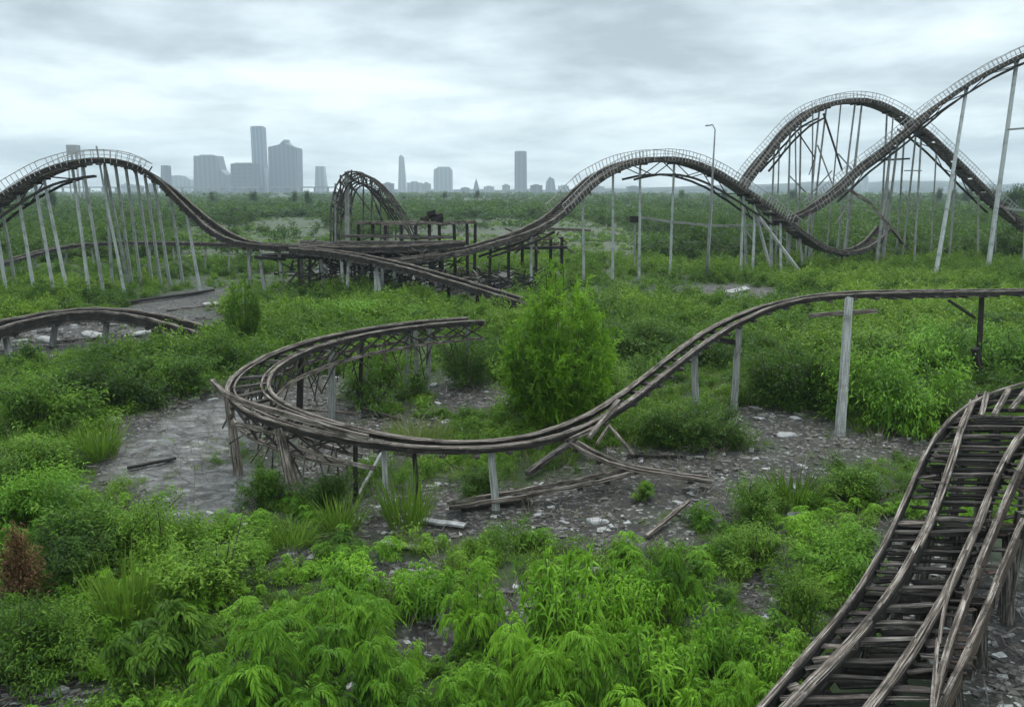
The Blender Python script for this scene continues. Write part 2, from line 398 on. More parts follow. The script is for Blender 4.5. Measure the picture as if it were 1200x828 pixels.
def posts(root, cv, items, w=.22, mat='pale', pair=0.0, cap=True, foot_pad=True):
    """items: (px at top, px at base, depth offset of the base)"""
    for it in items:
        tpx, bpx, dY = it[:3]; ww = it[3] if len(it) > 3 else w; mt = it[4] if len(it) > 4 else mat
        i = cv.near_px(tpx); top = cv.off(i, 0, -.3)
        for s_ in ((-1, 1) if pair else (0,)):
            t = top + Vector((0, s_*pair, 0)); b = foot(bpx, top.y + dY + s_*pair*1.4); b.z = gh(b.x, b.y) - .15
            mb = MB(); mb.beam(b, t, ww*1.1, ww*1.1, up=Vector((0,1,0)), taper=.82, seg=4, wob=ww*.10)
            mb.build('support_post', M[mt], root)
        if cap:
            mb = MB(); x = cv.x[i]; mb.beam(top - x*1.0 + Vector((0,0,.02)), top + x*1.0 + Vector((0,0,.02)), .2, .24); mb.build('cap_beam', M['dark'], root)

# --- left hill
A, cA = coaster('roller_coaster_hill', 'arched dark coaster hill on splayed pale posts at the left edge, running down to the ruined station',
    [(-70,300,74),(-40,272,74),(-10,244,74),(20,222,74),(55,201,74),(90,190,74),(125,187,75),(155,192,76),(180,206,77),(210,233,77),(240,262,77),(265,279,76),(290,288,75),(330,290,75),(380,291,75),(430,292,75),(490,290,75),(545,286,75)],
    gauge=1.7, hand=(-70,170), truss=[(-60,110,1.25)], handgap=.4)
posts(A, cA, [(-6,8,0),(3,19,4),(21,41,0),(41,64,0),(54,80,0),(78,105,0),(96,121,2),(125,151,6),(147,166,5),(163,179,6),(181,200,4),(206,215,4),(218,235,0),(138,155,6),(172,189,5),(116,132,4)], w=.21, mat='pale')
posts(A, cA, [(289,293,0),(309,311,0),(330,332,0),(378,380,0),(355,356,3),(401,403,-2),(425,426,3),(444,447,-1),(452,453,3),(463,464,0)], w=.26, mat='post')
mb = MB(); p = at(126,318,76); mb.beam((foot(146,75)), at(113,171,75), .22, .22, taper=.5, seg=4, wob=.03); mb.build('mast_post', M['pale'], A)
mb = MB()
for dx in (-6, 0, 7): mb.beam(at(165+dx,205,77), at(165+dx*1.9,193+abs(dx)*.3,77), .09, .09)
mb.build('broken_strut', M['dark'], A)

# --- descending spur
A2, cA2 = coaster('broken_coaster_spur', 'long dark track spur sloping down rightwards from the station and ending above the scrub',
    [(345,293,73),(390,297,71.5),(440,306,70),(500,321,67.5),(560,339,65),(621,358,63)], gauge=1.4, rail=(.16,.36))
posts(A2, cA2, [(526,526,2),(560,560,1),(600,602,0)], w=.24, mat='dark')
posts(A2, cA2, [(405,406,-1),(445,447,-1),(441,440,-1)], w=.24, mat='post')

# --- middle hump
B, cB = coaster('middle_coaster_hump', 'rounded middle coaster hump with bleached handrails, right of the skyline, on tall grey posts',
    [(445,309,72),(495,303,73),(540,296,74),(575,286,75.5),(610,275,77),(640,262,79),(662,243,80.5),(685,218,82),(712,200,84),(745,189,86),(780,186,88),(812,192,90),(845,207,91.5),(880,231,93),(910,253,95),(940,277,97),(965,292,99),(988,297,100),(1010,292,102),(1028,279,104),(1036,266,105)],
    gauge=1.7, hand=(655,930), truss=[(560,640,.9),(735,905,1.5)], rail=(.18,.32), matr='tie', handgap=.2)
posts(B, cB, [(571,573,0,.26,'dark'),(622,622,0),(684,684,0),(715,718,0),(752,749,0),(790,785,0),(834,829,0),(870,868,0),(876,875,3),(884,882,-2),(905,905,2),(914,915,-1)], w=.22, mat='pale')
posts(B, cB, [(940,941,0,.22,'post'),(985,985,1,.22,'dark'),(1026,1024,1,.22,'dark')])
mb = MB(); mb.beam(at(884,247,93), G(943,326), .26, .26, seg=3, wob=.05); mb.build('diagonal_brace', M['post'], B)
mb = MB(); mb.beam(at(886,250,94), G(905,322), .24, .24, seg=3, wob=.05); mb.build('diagonal_brace', M['post'], B)

# --- rising line to the right
Cc, cC = coaster('rising_coaster_lift', 'long track climbing from a thin level run to the top right corner of the view',
    [(893,263,97),(925,258,97.5),(949,247,98),(978,226,99),(1003,201,100),(1043,171,100),(1072,146,100),(1093,128,100),(1130,102,99),(1166,81,98),(1200,65,97),(1250,45,96),(1310,34,95)],
    gauge=1.6, hand=(950,1310), rail=(.16,.28), matr='tie', truss=[(975,1200,.75)], handgap=.15)
posts(Cc, cC, [(925,922,0,.22,'post'),(1046,1026,0,.24,'post'),(1052,1034,3,.22,'post'),(1127,1096,-8,.30,'pale'),(1193,1157,-5,.34,'pale'),(1215,1200,0)], w=.28)
mb = MB(); mb.beam(at(1181,152,93), at(1230,148,93), .2, .2); mb.build('cross_brace', M['post'], Cc)
cv = Curve([at(746,254,95), at(790,260,95.3), at(835,264.5,96), at(870,264.5,96.5), at(905,262,97)], .9)
mb = MB(); sweep(mb, cv, 0, 0, .3, .26, jit=.03); mb.build('thin_guide_beam', M['post'], Cc)
mb = MB(); a = at(743,257,95); mb.beam(a + Vector((-.5,0,0)), a + Vector((.5,0,0)), .7, .7); mb.build('end_box', M['dark'], Cc)
mb = MB(); mb.beam(foot(744,95), at(744,258,95), .2, .2, up=Vector((0,1,0))); mb.build('support_post', M['post'], Cc)
mb = MB(); q_ = [at(995,222,98), at(1020,238,98), at(1045,268,97), G(1071,300)]
for i in range(3): mb.beam(q_[i], q_[i+1], .28, .3)
mb.build('sagging_brace', M['rail'], Cc)

# --- far right hump
D, cD = coaster('far_right_coaster_hump', 'tallest rounded coaster hump on the right, crossing behind the climbing track',
    [(868,222,101),(874,210,101),(898,181,102),(927,147,102),(956,127,103),(999,117,103),(1035,125,104),(1064,143,104),(1093,166,105),(1115,188,105),(1140,213,106),(1164,237,107),(1195,262,108),(1240,292,110)],
    gauge=1.8, hand=(868,1180), rail=(.2,.34), matr='tie', truss=[(890,960,1.2),(1060,1170,1.0)], handgap=.15)
posts(D, cD, [(999,979,2),(1008,987,-1),(958,943,0),(966,947,3),(1077,1057,3),(1083,1071,-1),(925,922,2),(904,902,2),(1010,990,4),(1120,1112,1),(1150,1146,1),(1170,1166,1),(940,936,4),(1040,1030,3),(1064,1050,5)], w=.18, mat='post')
mb = MB(); mb.beam(at(965,133,103), at(987,200,103), .18, .18); mb.build('cross_brace', M['dark'], D)
mb = MB(); mb.beam(at(1028,188,104), at(1066,186,104), .2, .2); mb.build('cross_brace', M['dark'], D)
mb = MB(); mb.beam(at(935,155,102.5), at(955,185,102.5), .12, .12); mb.beam(at(955,184,102.5), at(948,205,102.5), .08, .08); mb.build('broken_strut', M['dark'], D)

for (x0,y0,x1,y1) in [(958,170,975,215),(943,235,975,200),(943,262,962,240),(980,262,1000,230),(982,180,1004,205),(1028,235,1044,262),(1057,225,1074,250),(902,232,924,250),(924,205,944,225),(1060,200,1080,200),(905,268,925,285),(870,262,884,285)]:
    mb = MB(); mb.beam(at(x0,y0,104), at(x1,y1,104.4), .12, .13); mb.build('cross_brace', M['post'], D)
posts(D, cD, [(912,909,1),(930,934,2),(948,951,1),(985,967,2),(1050,1033,0),(1099,1090,2)], w=.14, mat='post', cap=False)
# fallen beams off the far hump, low right
mb = MB(); mb.beam(at(1172,241,98), G(1222,292), .3, .34, seg=2); tag(mb.build('fallen_beam', M['rail']), 'long pale beam slanting into the scrub at the far right edge below the tall hump', 'beam')
mb = MB(); mb.beam(at(1174,243,100), at(1230,252,100), .26, .3); mb.beam(at(1228,252,100), foot(1229,100), .2, .2); tag(mb.build('leaning_beam', M['post']), 'thin level beam on a short prop by the right edge under the tall hump', 'beam')

# --- far level walkway on the left
W, cW = coaster('low_track', 'thin low level track crossing the meadow behind the left hill posts',
    [(-60,325,88),(7,308,92),(71,290,100),(135,285,102),(200,285,100),(280,287,92)], gauge=1.0, rail=(.12,.22))
posts(W, cW, [(x, x, 0) for x in (7,40,75,110,145,175,205,240,268)], w=.16, mat='post', cap=False)

# --- left foreground low track
F, cF = coaster('low_curved_track', 'short dark low track hump over bright rubble at the left edge, above the grey path',
    [(-70,408,43),(-30,394,45),(0,385,47),(60,372,49),(120,367,50),(175,374,50.3),(215,384,50),(244,394,49.5)], gauge=1.5, step=.7, rail=(.2,.42), jit=.04)
posts(F, cF, [(-20,-20,0),(10,11,-1),(60,60,0),(120,121,0)], w=.26, mat='post')
posts(F, cF, [(180,182,-1)], w=.3, mat='dark')
mb = MB(); mb.beam(at(176,392,49), at(186,402,49), .25, .3); mb.beam(at(190,386,49), at(184,400,49), .2, .2); mb.build('broken_strut', M['dark'], F)

# --- foreground S-shaped track
Ect = [(557,376,40),(515,378.5,38.6),(470,384,36.8),(425,391,35),(380,401,33.1),(335,416,31),(302,435,29),(286,455,27.3),(299,475,25.8),(340,493,24.8),(395,508,24.0),(450,519,23.6),(520,526,23.2),(600,523,23.4),(650,511,24.2),(700,491,25.6),(750,456,27.8),(800,416,31),(840,388,33.6),(880,368,35),(920,354,35.2),(960,348,34.6),(1010,345,34.6),(1070,344,36),(1140,343,39),(1220,342,42),(1300,342,45)]
cE = Curve([at(*c) for c in Ect], .45, 10)
E = empty('curved_coaster_track', (foot(560,23.4)), 'weathered double-rail track curling in a hairpin at centre left, then climbing to the right edge', 'roller coaster')
nE = len(cE.p)-1
def _col(p): return 600+1000*p.x/(p.y*CT+(H-p.z)*ST)
_i0 = min(range(len(cE.p)), key=lambda k: (cE.p[k]-at(286,455,27.3)).length); _hx = [0, cE.s[_i0], cE.s[_i0]+4.5, cE.s[_i0]+9, cE.s[_i0]+20, cE.s[_i0]+32, cE.len]
def hgE(i): return float(np.interp(cE.s[i], _hx, [.62,.66,.50,.30,.30,.42,.50]))
def sweepE(mb, k, u, v, w, h, i0=0, i1=None, jit=.01):
    i1 = nE if i1 is None else i1; rr = []; us = []
    for i in range(i0, i1+1):
        c = k*hgE(i)+u+rnd.uniform(-jit,jit); vv = v+rnd.uniform(-jit,jit); b = bankE(i)
        rr.append([cE.off(i,c-w/2,vv-h/2,b), cE.off(i,c+w/2,vv-h/2,b), cE.off(i,c+w/2,vv+h/2,b), cE.off(i,c-w/2,vv+h/2,b)]); us.append(cE.s[i])
    mb.rings(rr, us=us)
iT = cE.near_px(286)
def bankE(i):
    s = cE.s[i]; c = cE.s[iT]; return -.10*math.exp(-((s-c)/7)**2)
tiepts = []
for i in range(0, nE, 2):
    if rnd.random() < .92: tiepts.append(i)
tiepts.sort(key=lambda i: cE.p[i].y)
def tie_mesh(mb, cv, i, half, v, w, h, bank=0):
    jl = rnd.uniform(-.12,.12)
    a = cv.off(i, -half+jl, v+rnd.uniform(-.02,.02), bank)+cv.t[i]*rnd.uniform(-.05,.05); b = cv.off(i, half+jl*.5, v+rnd.uniform(-.02,.02), bank)
    mb.beam(a, b, w*rnd.uniform(.8,1.15), h, up=cv.n[i], seg=3, wob=.012)
for i in tiepts[:98]:
    mb = MB(); tie_mesh(mb, cE, i, hgE(i)+.14, -.12, .17, .09, bankE(i)); mb.build('sleeper', M['tie'], E)
mb = MB()
for i in tiepts[98:]: tie_mesh(mb, cE, i, hgE(i)+.14, -.12, .17, .09, bankE(i))
o = mb.build('far_sleepers', M['tie'], E); tag(o, kind='stuff')
# lower stringers and trestle bracing round the hairpin
idx = [i for i in range(nE) if cE.s[i] < cE.s[min(range(iT, nE), key=lambda k: abs(cE.p[k].x - at(440,518,23.6).x))]]
i1 = idx[-1]
for s_, dz in ((-1, -.75), (1, -.75)):
    mb = MB(); sweepE(mb, s_, 0, dz, .10, .13, 0, i1, .015); mb.build('lower_stringer', M['rail'], E)
for s_ in (-1, 1):
    mb = MB()
    for i in range(0, i1-3, 2):
        if rnd.random() < .8: mb.beam(cE.off(i, s_*hgE(i), -.08), cE.off(i+3, s_*hgE(i+3), -.72), .06, .06)
        if rnd.random() < .6: mb.beam(cE.off(i+3, s_*hgE(i+3), -.08), cE.off(i, s_*hgE(i), -.72), .05, .05)
    tag(mb.build('lattice_bracing', M['dark'], E), kind='stuff')
mb = MB()
for i in range(4, i1, 1):       # the tangle of thin rotten laths hanging under the hairpin
    for k in range(2):
        p = cE.off(i, rnd.uniform(-hgE(i), hgE(i)), -rnd.uniform(.2,.9)); q2 = p + Vector((rnd.uniform(-.7,.7), rnd.uniform(-.6,.6), -rnd.uniform(.2, 1.5)))
        q2.z = max(q2.z, .1); mb.beam(p, q2, .035, .045)
tag(mb.build('hanging_laths', M['tie'], E), kind='stuff')
def epost(px, bpx, Yb, w, mat='post', top=None, u=0.0, v=-.08):
    cand = range(0, iT) if top == 'back' else range(iT, nE)
    col = lambda p: 600+1000*p.x/(p.y*CT+(H-p.z)*ST)
    i = min(cand, key=lambda k: abs(col(cE.p[k])-px)); t = cE.off(i, u, v)
    if u: t = cE.off(i, u*hgE(i), v)
    b = G(bpx, Yb) if Yb and Yb > 100 else foot(bpx, Yb if Yb else t.y); b.z = gh(b.x, b.y)-.2
    mb = MB(); mb.beam(b, t, w*1.15, w*1.0, up=Vector((0,1,0)), taper=.85, seg=5, wob=w*.06); p = mb.build('support_post', M[mat], E)
    return i, t
for a in [(547,547,None,.22,'post','back'),(500,500,None,.2,'post','back'),(489,489,None,.2,'post','back'),(476,476,None,.2,'post','back'),(421,421,None,.14,'dark','back'),(388,389,None,.22,'post','back'),(350,350,None,.2,'dark','back')]:
    epost(*a)
for a in [(274,280,556,.22,'rail',None,1.0,-.1),(341,349,588,.27,'rail',None,1.0,-.1),(445,453,23.0,.14,'post'),(582,582,23.1,.2,'post'),(490,492,None,.12,'dark'),(415,417,None,.12,'dark'),(868,860,None,.22,'post'),(816,816,None,.22,'post'),(1153,1146,None,.18,'dark'),(1230,1228,None,.3,'post')]:
    epost(*a)
mb = MB(); t = at(995,349,33.2); b = G(984,512); b.z -= .2
mb.beam(b + Vector((0,0,0)), t, .31, .26, up=Vector((0,1,0)), taper=.8, seg=5, wob=.012); mb.build('support_post', M['post'], E)
mb = MB(); mb.beam(at(948,370,34), at(1028,364,33.6), .16, .16, seg=2, wob=.02); mb.build('cross_brace', M['rail'], E)
mb = MB(); mb.beam(at(832,396,33.6), at(866,402,35), .2, .22); mb.build('cross_brace', M['dark'], E)
mb = MB(); mb.beam(at(1112,352,37), at(1142,372,38), .1, .1); mb.build('hanging_strut', M['dark'], E)
mb = MB(); mb.beam(at(1143,408,38.4), at(1150,445,38.6), .28, .24); mb.build('splice_plate', M['dark'], E)
# loose front rail end that springs past the hairpin
mb = MB(); cS = Curve([at(248,450,26.4), at(262,466,25.6), at(290,477,25), at(330,487,24.3), at(380,503,23.7), at(430,517,23.3)], .4); sweep(mb, cS, 0, .1, .13, .16, jit=.015); mb.build('loose_rail', M['rail'], E)
mb = MB(); cS = Curve([at(277,496,25.2), at(308,504,24.7), at(338,512,24.3)], .4); sweep(mb, cS, 0, 0, .1, .13, jit=.015); mb.build('cross_brace', M['rail'], E)
mb = MB(); cS = Curve([at(350,524,24), at(392,540,23.6), at(440,549,23.2)], .4); sweep(mb, cS, 0, 0, .09, .11, jit=.015); mb.build('cross_brace', M['rail'], E)
# ragged splintered joint where the climb starts
mb = MB()
for a, b2, w in [((668,515,23.8),(700,500,24.6),.1),((690,512,24),(725,470,26),.12),((700,520,24),(712,500,24.8),.07)]: mb.beam(at(*a), at(*b2), w, w*1.2)
mb.build('splintered_stub', M['rail'], E)

def planked(cvf, n, L0, L1, w, h, mat, name, root, step, cap=99, jo=.012, skip=0.0):
    """rail of separate straight-sawn timbers laid end over end; cvf(i) gives the centre, side and up"""
    i = 0; k = 0
    while i < n-1 and k < cap:
        m_ = max(2, int(rnd.uniform(L0, L1)/step)); j = min(n, i+m_)
        if rnd.random() >= skip:
            mb = MB(); ou = rnd.uniform(-jo,jo); ov = rnd.uniform(-jo,jo)*.7; ws = w*rnd.uniform(.85,1.12); rr = []
            e0 = rnd.uniform(-.4,.4)
            for q in range(i, j+1):
                c, x, u = cvf(q); f = (q-i)/max(1,j-i); c = c + x*(ou*(1-2*f)) + u*(ov+abs(f-.5)*.012)
                rr.append([c-x*ws/2-u*h/2, c+x*ws/2-u*h/2, c+x*ws/2*rnd.uniform(.92,1)+u*h/2*rnd.uniform(.9,1.04), c-x*ws/2*rnd.uniform(.92,1)+u*h/2*rnd.uniform(.9,1.04)])
            t = (rr[-1][0]-rr[-2][0]).normalized(); rr[-1][3] = rr[-1][3]+t*rnd.uniform(0,.12); rr[0][2] = rr[0][2]-t*rnd.uniform(0,.12)
            mb.rings(rr); mb.build(name, M[mat], root); k += 1
        i = j
for s_ in (-1, 1):
    mb = MB(); sweepE(mb, s_, 0, 0, .11, .15); mb.build('side_beam', M['dark'], E)
    planked(lambda q, s_=s_: (cE.off(q, s_*hgE(q), .10, bankE(q)), cE.x[q], cE.n[q]), nE, 2.2, 4.5, .135, .045, 'rail', 'rail', E, .45, 46)
    mb = MB(); sweepE(mb, s_*.66, 0, .10, .06, .04); mb.build('guard_rail', M['rail'], E)
# ------------------------------------------------------------------ near track at lower right
prof = [(10.6,1.0),(11.8,1.2),(14.65,1.62),(16.8,2.4),(19.1,3.25),(20.6,3.75),(21.6,3.98),(23.5,4.12),(27,4.2)]
def g_(Y):
    return float(np.interp(Y, [a[0] for a in prof], [a[1] for a in prof]))
_ys = np.linspace(10.6, 27, 60); _zs = np.interp(_ys, [a[0] for a in prof], [a[1] for a in prof])
_zs = np.convolve(np.pad(_zs, 4, mode='edge'), np.ones(9)/9, 'valid')
def g_(Y): return float(np.interp(Y, _ys, _zs))
def surf(px, py, dz=0.0):
    d = ray(px, py); lo, hi = 9.0, 30.0
    f = lambda Yq: H + d.z*Yq/d.y - (g_(Yq)+dz)
    for _ in range(50):
        mid = (lo+hi)/2
        if f(mid) > 0: lo = mid
        else: hi = mid
    return at(px, py, lo)
Gt = empty('near_coaster_track', (foot(1080,14)), 'big weathered wooden track with dark sleepers diving towards the viewer at lower right', 'roller coaster')
LN = {
 'L1': [(856,872),(894,826),(952,762),(1008,696),(1042,632),(1062,583),(1082,533),(1101,499),(1131,472),(1165,459),(1200,450),(1240,442)],
 'L2': [(880,872),(924,826),(1008,745),(1047,696),(1082,632),(1101,587),(1116,538),(1124,505),(1131,479),(1142,466)],
 'R3': [(985,872),(1018,826),(1067,775),(1096,716),(1126,666),(1146,617),(1165,563),(1185,518),(1200,499),(1225,480)],
 'R4': [(1088,872),(1094,826),(1096,770),(1101,712),(1116,678),(1132,650)],
 'R5': [(1085,872),(1096,812),(1116,737),(1146,666),(1175,594),(1200,538),(1230,480)],
 'R6': [(1078,872),(1101,826),(1136,765),(1165,688),(1200,604),(1240,520)],
}
def line(k, dz=0): return Curve([surf(x, y, dz) for x, y in LN[k]], .3, 40)
def ribbon(cv, w, h, mat, name, dv=0.0, du=0.0, jit=.005, parts=None):
    mb = MB(); sweep(mb, cv, du, dv, w, h, jit=jit); return mb.build(name, M[mat], Gt)
cl = {k: line(k, -.25 if k == 'R6' else (-.05 if k == 'R5' else 0)) for k in LN}
planked(lambda q: (cl['L1'].off(q, 0, .06), cl['L1'].x[q], cl['L1'].n[q]), len(cl['L1'].p)-1, 1.6, 3.2, .085, .05, 'rail', 'handrail', Gt, .3); ribbon(cl['L1'], .05, .22, 'dark', 'side_beam', -.15)
def rib(k, du, dv): return lambda q: (cl[k].off(q, du, dv), cl[k].x[q], cl[k].n[q])
for k in ('L2', 'R3'):
    nn = len(cl[k].p)-1
    planked(rib(k,-.02,.035), nn, 1.5, 3.2, .10, .05, 'rail', 'rail', Gt, .3); planked(rib(k,.055,.01), nn, 1.2, 2.8, .045, .08, 'rail', 'guard_rail', Gt, .3, skip=.12)
    ribbon(cl[k], .09, .36, 'dark', 'side_beam', -.18)
planked(rib('R4',0,.08), len(cl['R4'].p)-1, 1.5, 3, .06, .09, 'rail', 'handrail', Gt, .3)
planked(rib('R5',0,.08), len(cl['R5'].p)-1, 1.6, 3, .10, .05, 'rail', 'handrail', Gt, .3); ribbon(cl['R5'], .06, .34, 'rust', 'side_beam', -.16)
planked(rib('R6',0,.04), len(cl['R6'].p)-1, 1.6, 3, .10, .05, 'rail', 'handrail', Gt, .3); ribbon(cl['R6'], .06, .36, 'rust', 'side_beam', -.24)
def x_on(cv, Y):
    i = min(range(len(cv.p)), key=lambda k: abs(cv.p[k].y-Y)); return cv.p[i].x
Yv = 10.9; nslee = 0
while Yv < 21.9:
    xl, xr = x_on(cl['L2'], Yv), x_on(cl['R3'], Yv)
    if Yv > 20.4: xl = x_on(cl['L1'], Yv) if Yv < 21 else max(x_on(cl['L1'], 20.8)+ (Yv-20.8)*.9, 8)
    if Yv > 20.6: xr = x_on(cl['L1'], 20.6) + 3.2
    z = g_(Yv) - .16 + rnd.uniform(-.02,.02); sl = rnd.uniform(-.05,.05)
    mb = MB(); mb.beam((xl-.1, Yv+sl, z), (xr+.1, Yv-sl*.5, z+rnd.uniform(-.03,.03)), .13*rnd.uniform(.8,1.2), .09, seg=4, wob=.012)
    mb.build('sleeper', M[rnd.choice(['tie','dark','tie2'])], Gt); nslee += 1
    Yv += rnd.uniform(.38,.52)
# side walkways: broken boards of uneven length between the rails
def boards(ka, kb, y0, y1, dz, miss, mats, name, stepy=.2, w0=.09, w1=.18):
    Yq = y0; k = 0
    while Yq < y1 and k < 99:
        xa, xb = x_on(cl[ka], Yq), x_on(cl[kb], Yq)
        if rnd.random() > miss and abs(xb-xa) > .12:
            l0 = rnd.uniform(0,.08); l1 = 1 - (rnd.uniform(0,.5) if rnd.random() < .3 else 0)
            A_ = Vector((xa+(xb-xa)*l0, Yq, g_(Yq)+dz+rnd.uniform(-.04,.02))); B_ = Vector((xa+(xb-xa)*l1, Yq+rnd.uniform(-.08,.08), g_(Yq)+dz+rnd.uniform(-.05,.02)))
            mb = MB(); mb.beam(A_, B_, rnd.uniform(w0,w1), .03, seg=2, wob=.008); mb.build(name, M[rnd.choice(mats)], Gt); k += 1
        Yq += rnd.uniform(stepy*.8, stepy*1.3)
boards('L1','L2',11,21.0,-.09,.25,['tie2','tie','rail','dark'],'walkway_board',.19)
boards('R3','R5',11,20.9,-.12,.18,['tie2','tie','dark'],'gangway_board')
boards('R5','R6',11,20.9,-.40,.2,['rust','tie'],'skirt_board')
boards('L2','R3',10.9,21,-.55,.10,['dark'],'gap_darkening_board',.16,.12,.2)  # dark boards added below the sleepers so the gaps between them look dark
boards('L1','L2',10.9,21,-.36,.1,['dark'],'gap_darkening_plank',.15,.12,.2)  # same added dark layer beneath the left walkway, darkening its gaps
# cross pieces on the crest
for (a, b2) in [((1150,487),(1157,460)),((1165,486),(1182,456)),((1185,480),(1206,452))]:
    mb = MB(); mb.beam(surf(*a,.05), surf(*b2,.05), .12, .08); mb.build('crest_board', M['rail'], Gt)
# trestle legs and bracing
def x_mid(Y, t): return x_on(cl['L1'],Y)*(1-t)+x_on(cl['R6'],Y)*t
for Yq in (11.4,13.2,15,16.8,18.6,20.4):
    for t_ in (.12,.5,.93):
        x = x_mid(Yq,t_); z0 = gh(x, Yq)-.15
        mb = MB(); mb.beam((x + (t_-.5)*.5, Yq, z0), (x, Yq, g_(Yq)-.4), .2, .2, up=Vector((0,1,0)), taper=.9, seg=3, wob=.01); mb.build('trestle_leg', M['tie'], Gt)
    mb = MB(); mb.beam((x_mid(Yq,0)-.05, Yq, g_(Yq)-.38), (x_mid(Yq,1)+.1, Yq, g_(Yq)-.45), .14, .2); mb.build('cross_beam', M['dark'], Gt)
mb = MB(); b = G(1176,722); mb.beam(b, at(1198,600,17.0), .2, .2, up=Vector((0,1,0)), seg=3, wob=.015); mb.build('trestle_leg', M['tie'], Gt)

# ------------------------------------------------------------------ station ruin and lattice hill
S = empty('ruined_station', (foot(440,78)), 'low collapsed dark timber station with stacked platforms, below the small lattice dome', 'ruin')
def slab(name, x0, x1, py, Y, dep, th, mat):
    mb = MB(); k = 0; n = max(2, int((x1-x0)/22))
    for r in range(3):
        off = dep*(r/2-.5); a = x0+rnd.uniform(0,6)
        while a < x1:
            b_ = min(x1, a+rnd.uniform(20,46)); pa = at(a, py+rnd.uniform(-1.6,1.6), Y); pb = at(b_, py+rnd.uniform(-1.6,2.2), Y)
            pa.y += off; pb.y += off; mb.beam(pa, pb, dep/3.4, th*rnd.uniform(.7,1.2)); a = b_+rnd.uniform(-1,3)
    return mb.build(name, M[mat], S)
slab('platform_deck', 352, 545, 285, 77, 1.4, .3, 'tie'); slab('platform_deck', 360, 520, 296, 76, 2.0, .25, 'dark'); slab('roof_beam', 415, 558, 261, 80, 1.0, .22, 'rail'); slab('platform_deck', 400, 530, 277, 79, 1.2, .22, 'tie')
slab('platform_deck', 300, 470, 300, 76, 2.0, .25, 'dark')
for x in (420,437,452,470,487,503,515,532,547,557):
    mb = MB(); mb.beam(foot(x+rnd.uniform(-2,2),80), at(x,261,80), .28, .28, up=Vector((0,1,0)), seg=3, wob=.05); mb.build('station_post', M['dark'], S)
for x in range(350, 520, 13):
    mb = MB(); mb.beam(foot(x+rnd.uniform(-2,2),76.5), at(x,288,76.5), .24, .24, up=Vector((0,1,0)), seg=3, wob=.05); mb.build('trestle_post', M['tie'], S)
mb = MB()
for k in range(420):            # collapsed laths
    x = rnd.uniform(345, 640); Yq = rnd.uniform(73.5, 84); a = foot(x, Yq); a.z = rnd.uniform(.1, 3.6) * (1 if x < 530 else .35)
    b_ = a + Vector((rnd.uniform(-2.4,2.4), rnd.uniform(-1,1), rnd.uniform(-1.0,1.0))); b_.z = max(.05, b_.z); mb.beam(a, b_, rnd.uniform(.07,.2), .1)
tag(mb.build('collapsed_laths', M['dark'], S), kind='stuff')
mb = MB()
for k in range(260):
    x = rnd.uniform(345, 565); Yq = rnd.uniform(73.5, 84); a = foot(x, Yq); a.z = rnd.uniform(.3, 4.4) * (1 if x < 530 else .5)
    b_ = a + Vector((rnd.uniform(-1.6,1.6), rnd.uniform(-1,1), rnd.uniform(-.5,.5))); b_.z = max(.05, b_.z); mb.beam(a, b_, rnd.uniform(.07,.16), .08)
tag(mb.build('bleached_laths', M['rail'], S), kind='stuff')
mb = MB()
for (x, y, w) in [(506,252,.8),(512,256,1.2),(498,259,.7),(516,262,.6)]: p = at(x,y,80); mb.beam(p+Vector((-w/2,0,0)), p+Vector((w/2,0,.2)), .7, .6)
mb.build('motor_housing', M['dark'], S)

R2 = empty('timber_heap', (foot(625,83)), 'small heap of broken reddish timber behind the foot of the middle hump', 'heap')
mb = MB()
for k in range(60):
    x = rnd.uniform(592, 662); a = foot(x, rnd.uniform(82,88)); a.z = 3.2+rnd.uniform(0, 1.6); b_ = a+Vector((rnd.uniform(-1.3,1.3),rnd.uniform(-.6,.6),rnd.uniform(-.6,.6))); mb.beam(a, b_, .14, .14)
tag(mb.build('broken_timber', M['rust'], R2), kind='stuff')
for x in (596,612,628,645,658):
    mb = MB(); mb.beam(foot(x,85), foot(x,85)+Vector((0,0,4.4)), .3, .3); mb.build('heap_post', M['dark'], R2)
mb = MB(); mb.beam(foot(590,85)+Vector((0,0,3.3)), foot(664,85)+Vector((0,0,3.4)), 1.6, .25); mb.build('heap_deck', M['dark'], R2)
mb = MB(); mb.beam(at(640,268,84), at(692,270,85), .3, .25); mb.build('heap_beam', M['rail'], R2)

Dm = empty('lattice_coaster_hill', (foot(425,86)), 'small domed lattice coaster hill of thin dark ribs above the ruined station', 'roller coaster')
for Yq, sc in ((84,1.0),(85.5,.95),(87,.92),(88.5,.9)):
    pts = [(387,284),(387,262),(389,235),(394,214),(403,201),(415,197),(428,203),(442,215),(455,232),(466,250),(476,266),(484,284)]
    cx = 425
    cv = Curve([at(cx+(x-cx)*1.0+(Yq-84)*2.6, y+(Yq-84)*1.3, Yq) for x, y in pts], .6)
    mb = MB(); sweep(mb, cv, 0, 0, .13, .15, jit=.05); mb.build('arch_rib', M['tie'], Dm)
    mb = MB(); 
    sweep(mb, cv, 0, -.9, .12, .14, 6, len(cv.p)-6, jit=.04)
    for i in range(6, len(cv.p)-7, 2): mb.beam(cv.off(i,0,0), cv.off(i+1,0,-.9), .07, .07); mb.beam(cv.off(i+1,0,0), cv.off(i,0,-.9), .07, .07)
    mb.build('inner_rib', M['dark'], Dm)
    if Yq == 84: cfront = cv
    if Yq == 88.5: cback = cv
mb = MB()
for i in range(2, len(cfront.p)-2, 2):
    j = min(len(cback.p)-1, int(i*len(cback.p)/len(cfront.p))); mb.beam(cfront.p[i], cback.p[j], .12, .12)
mb.build('rung_set', M['tie'], Dm)
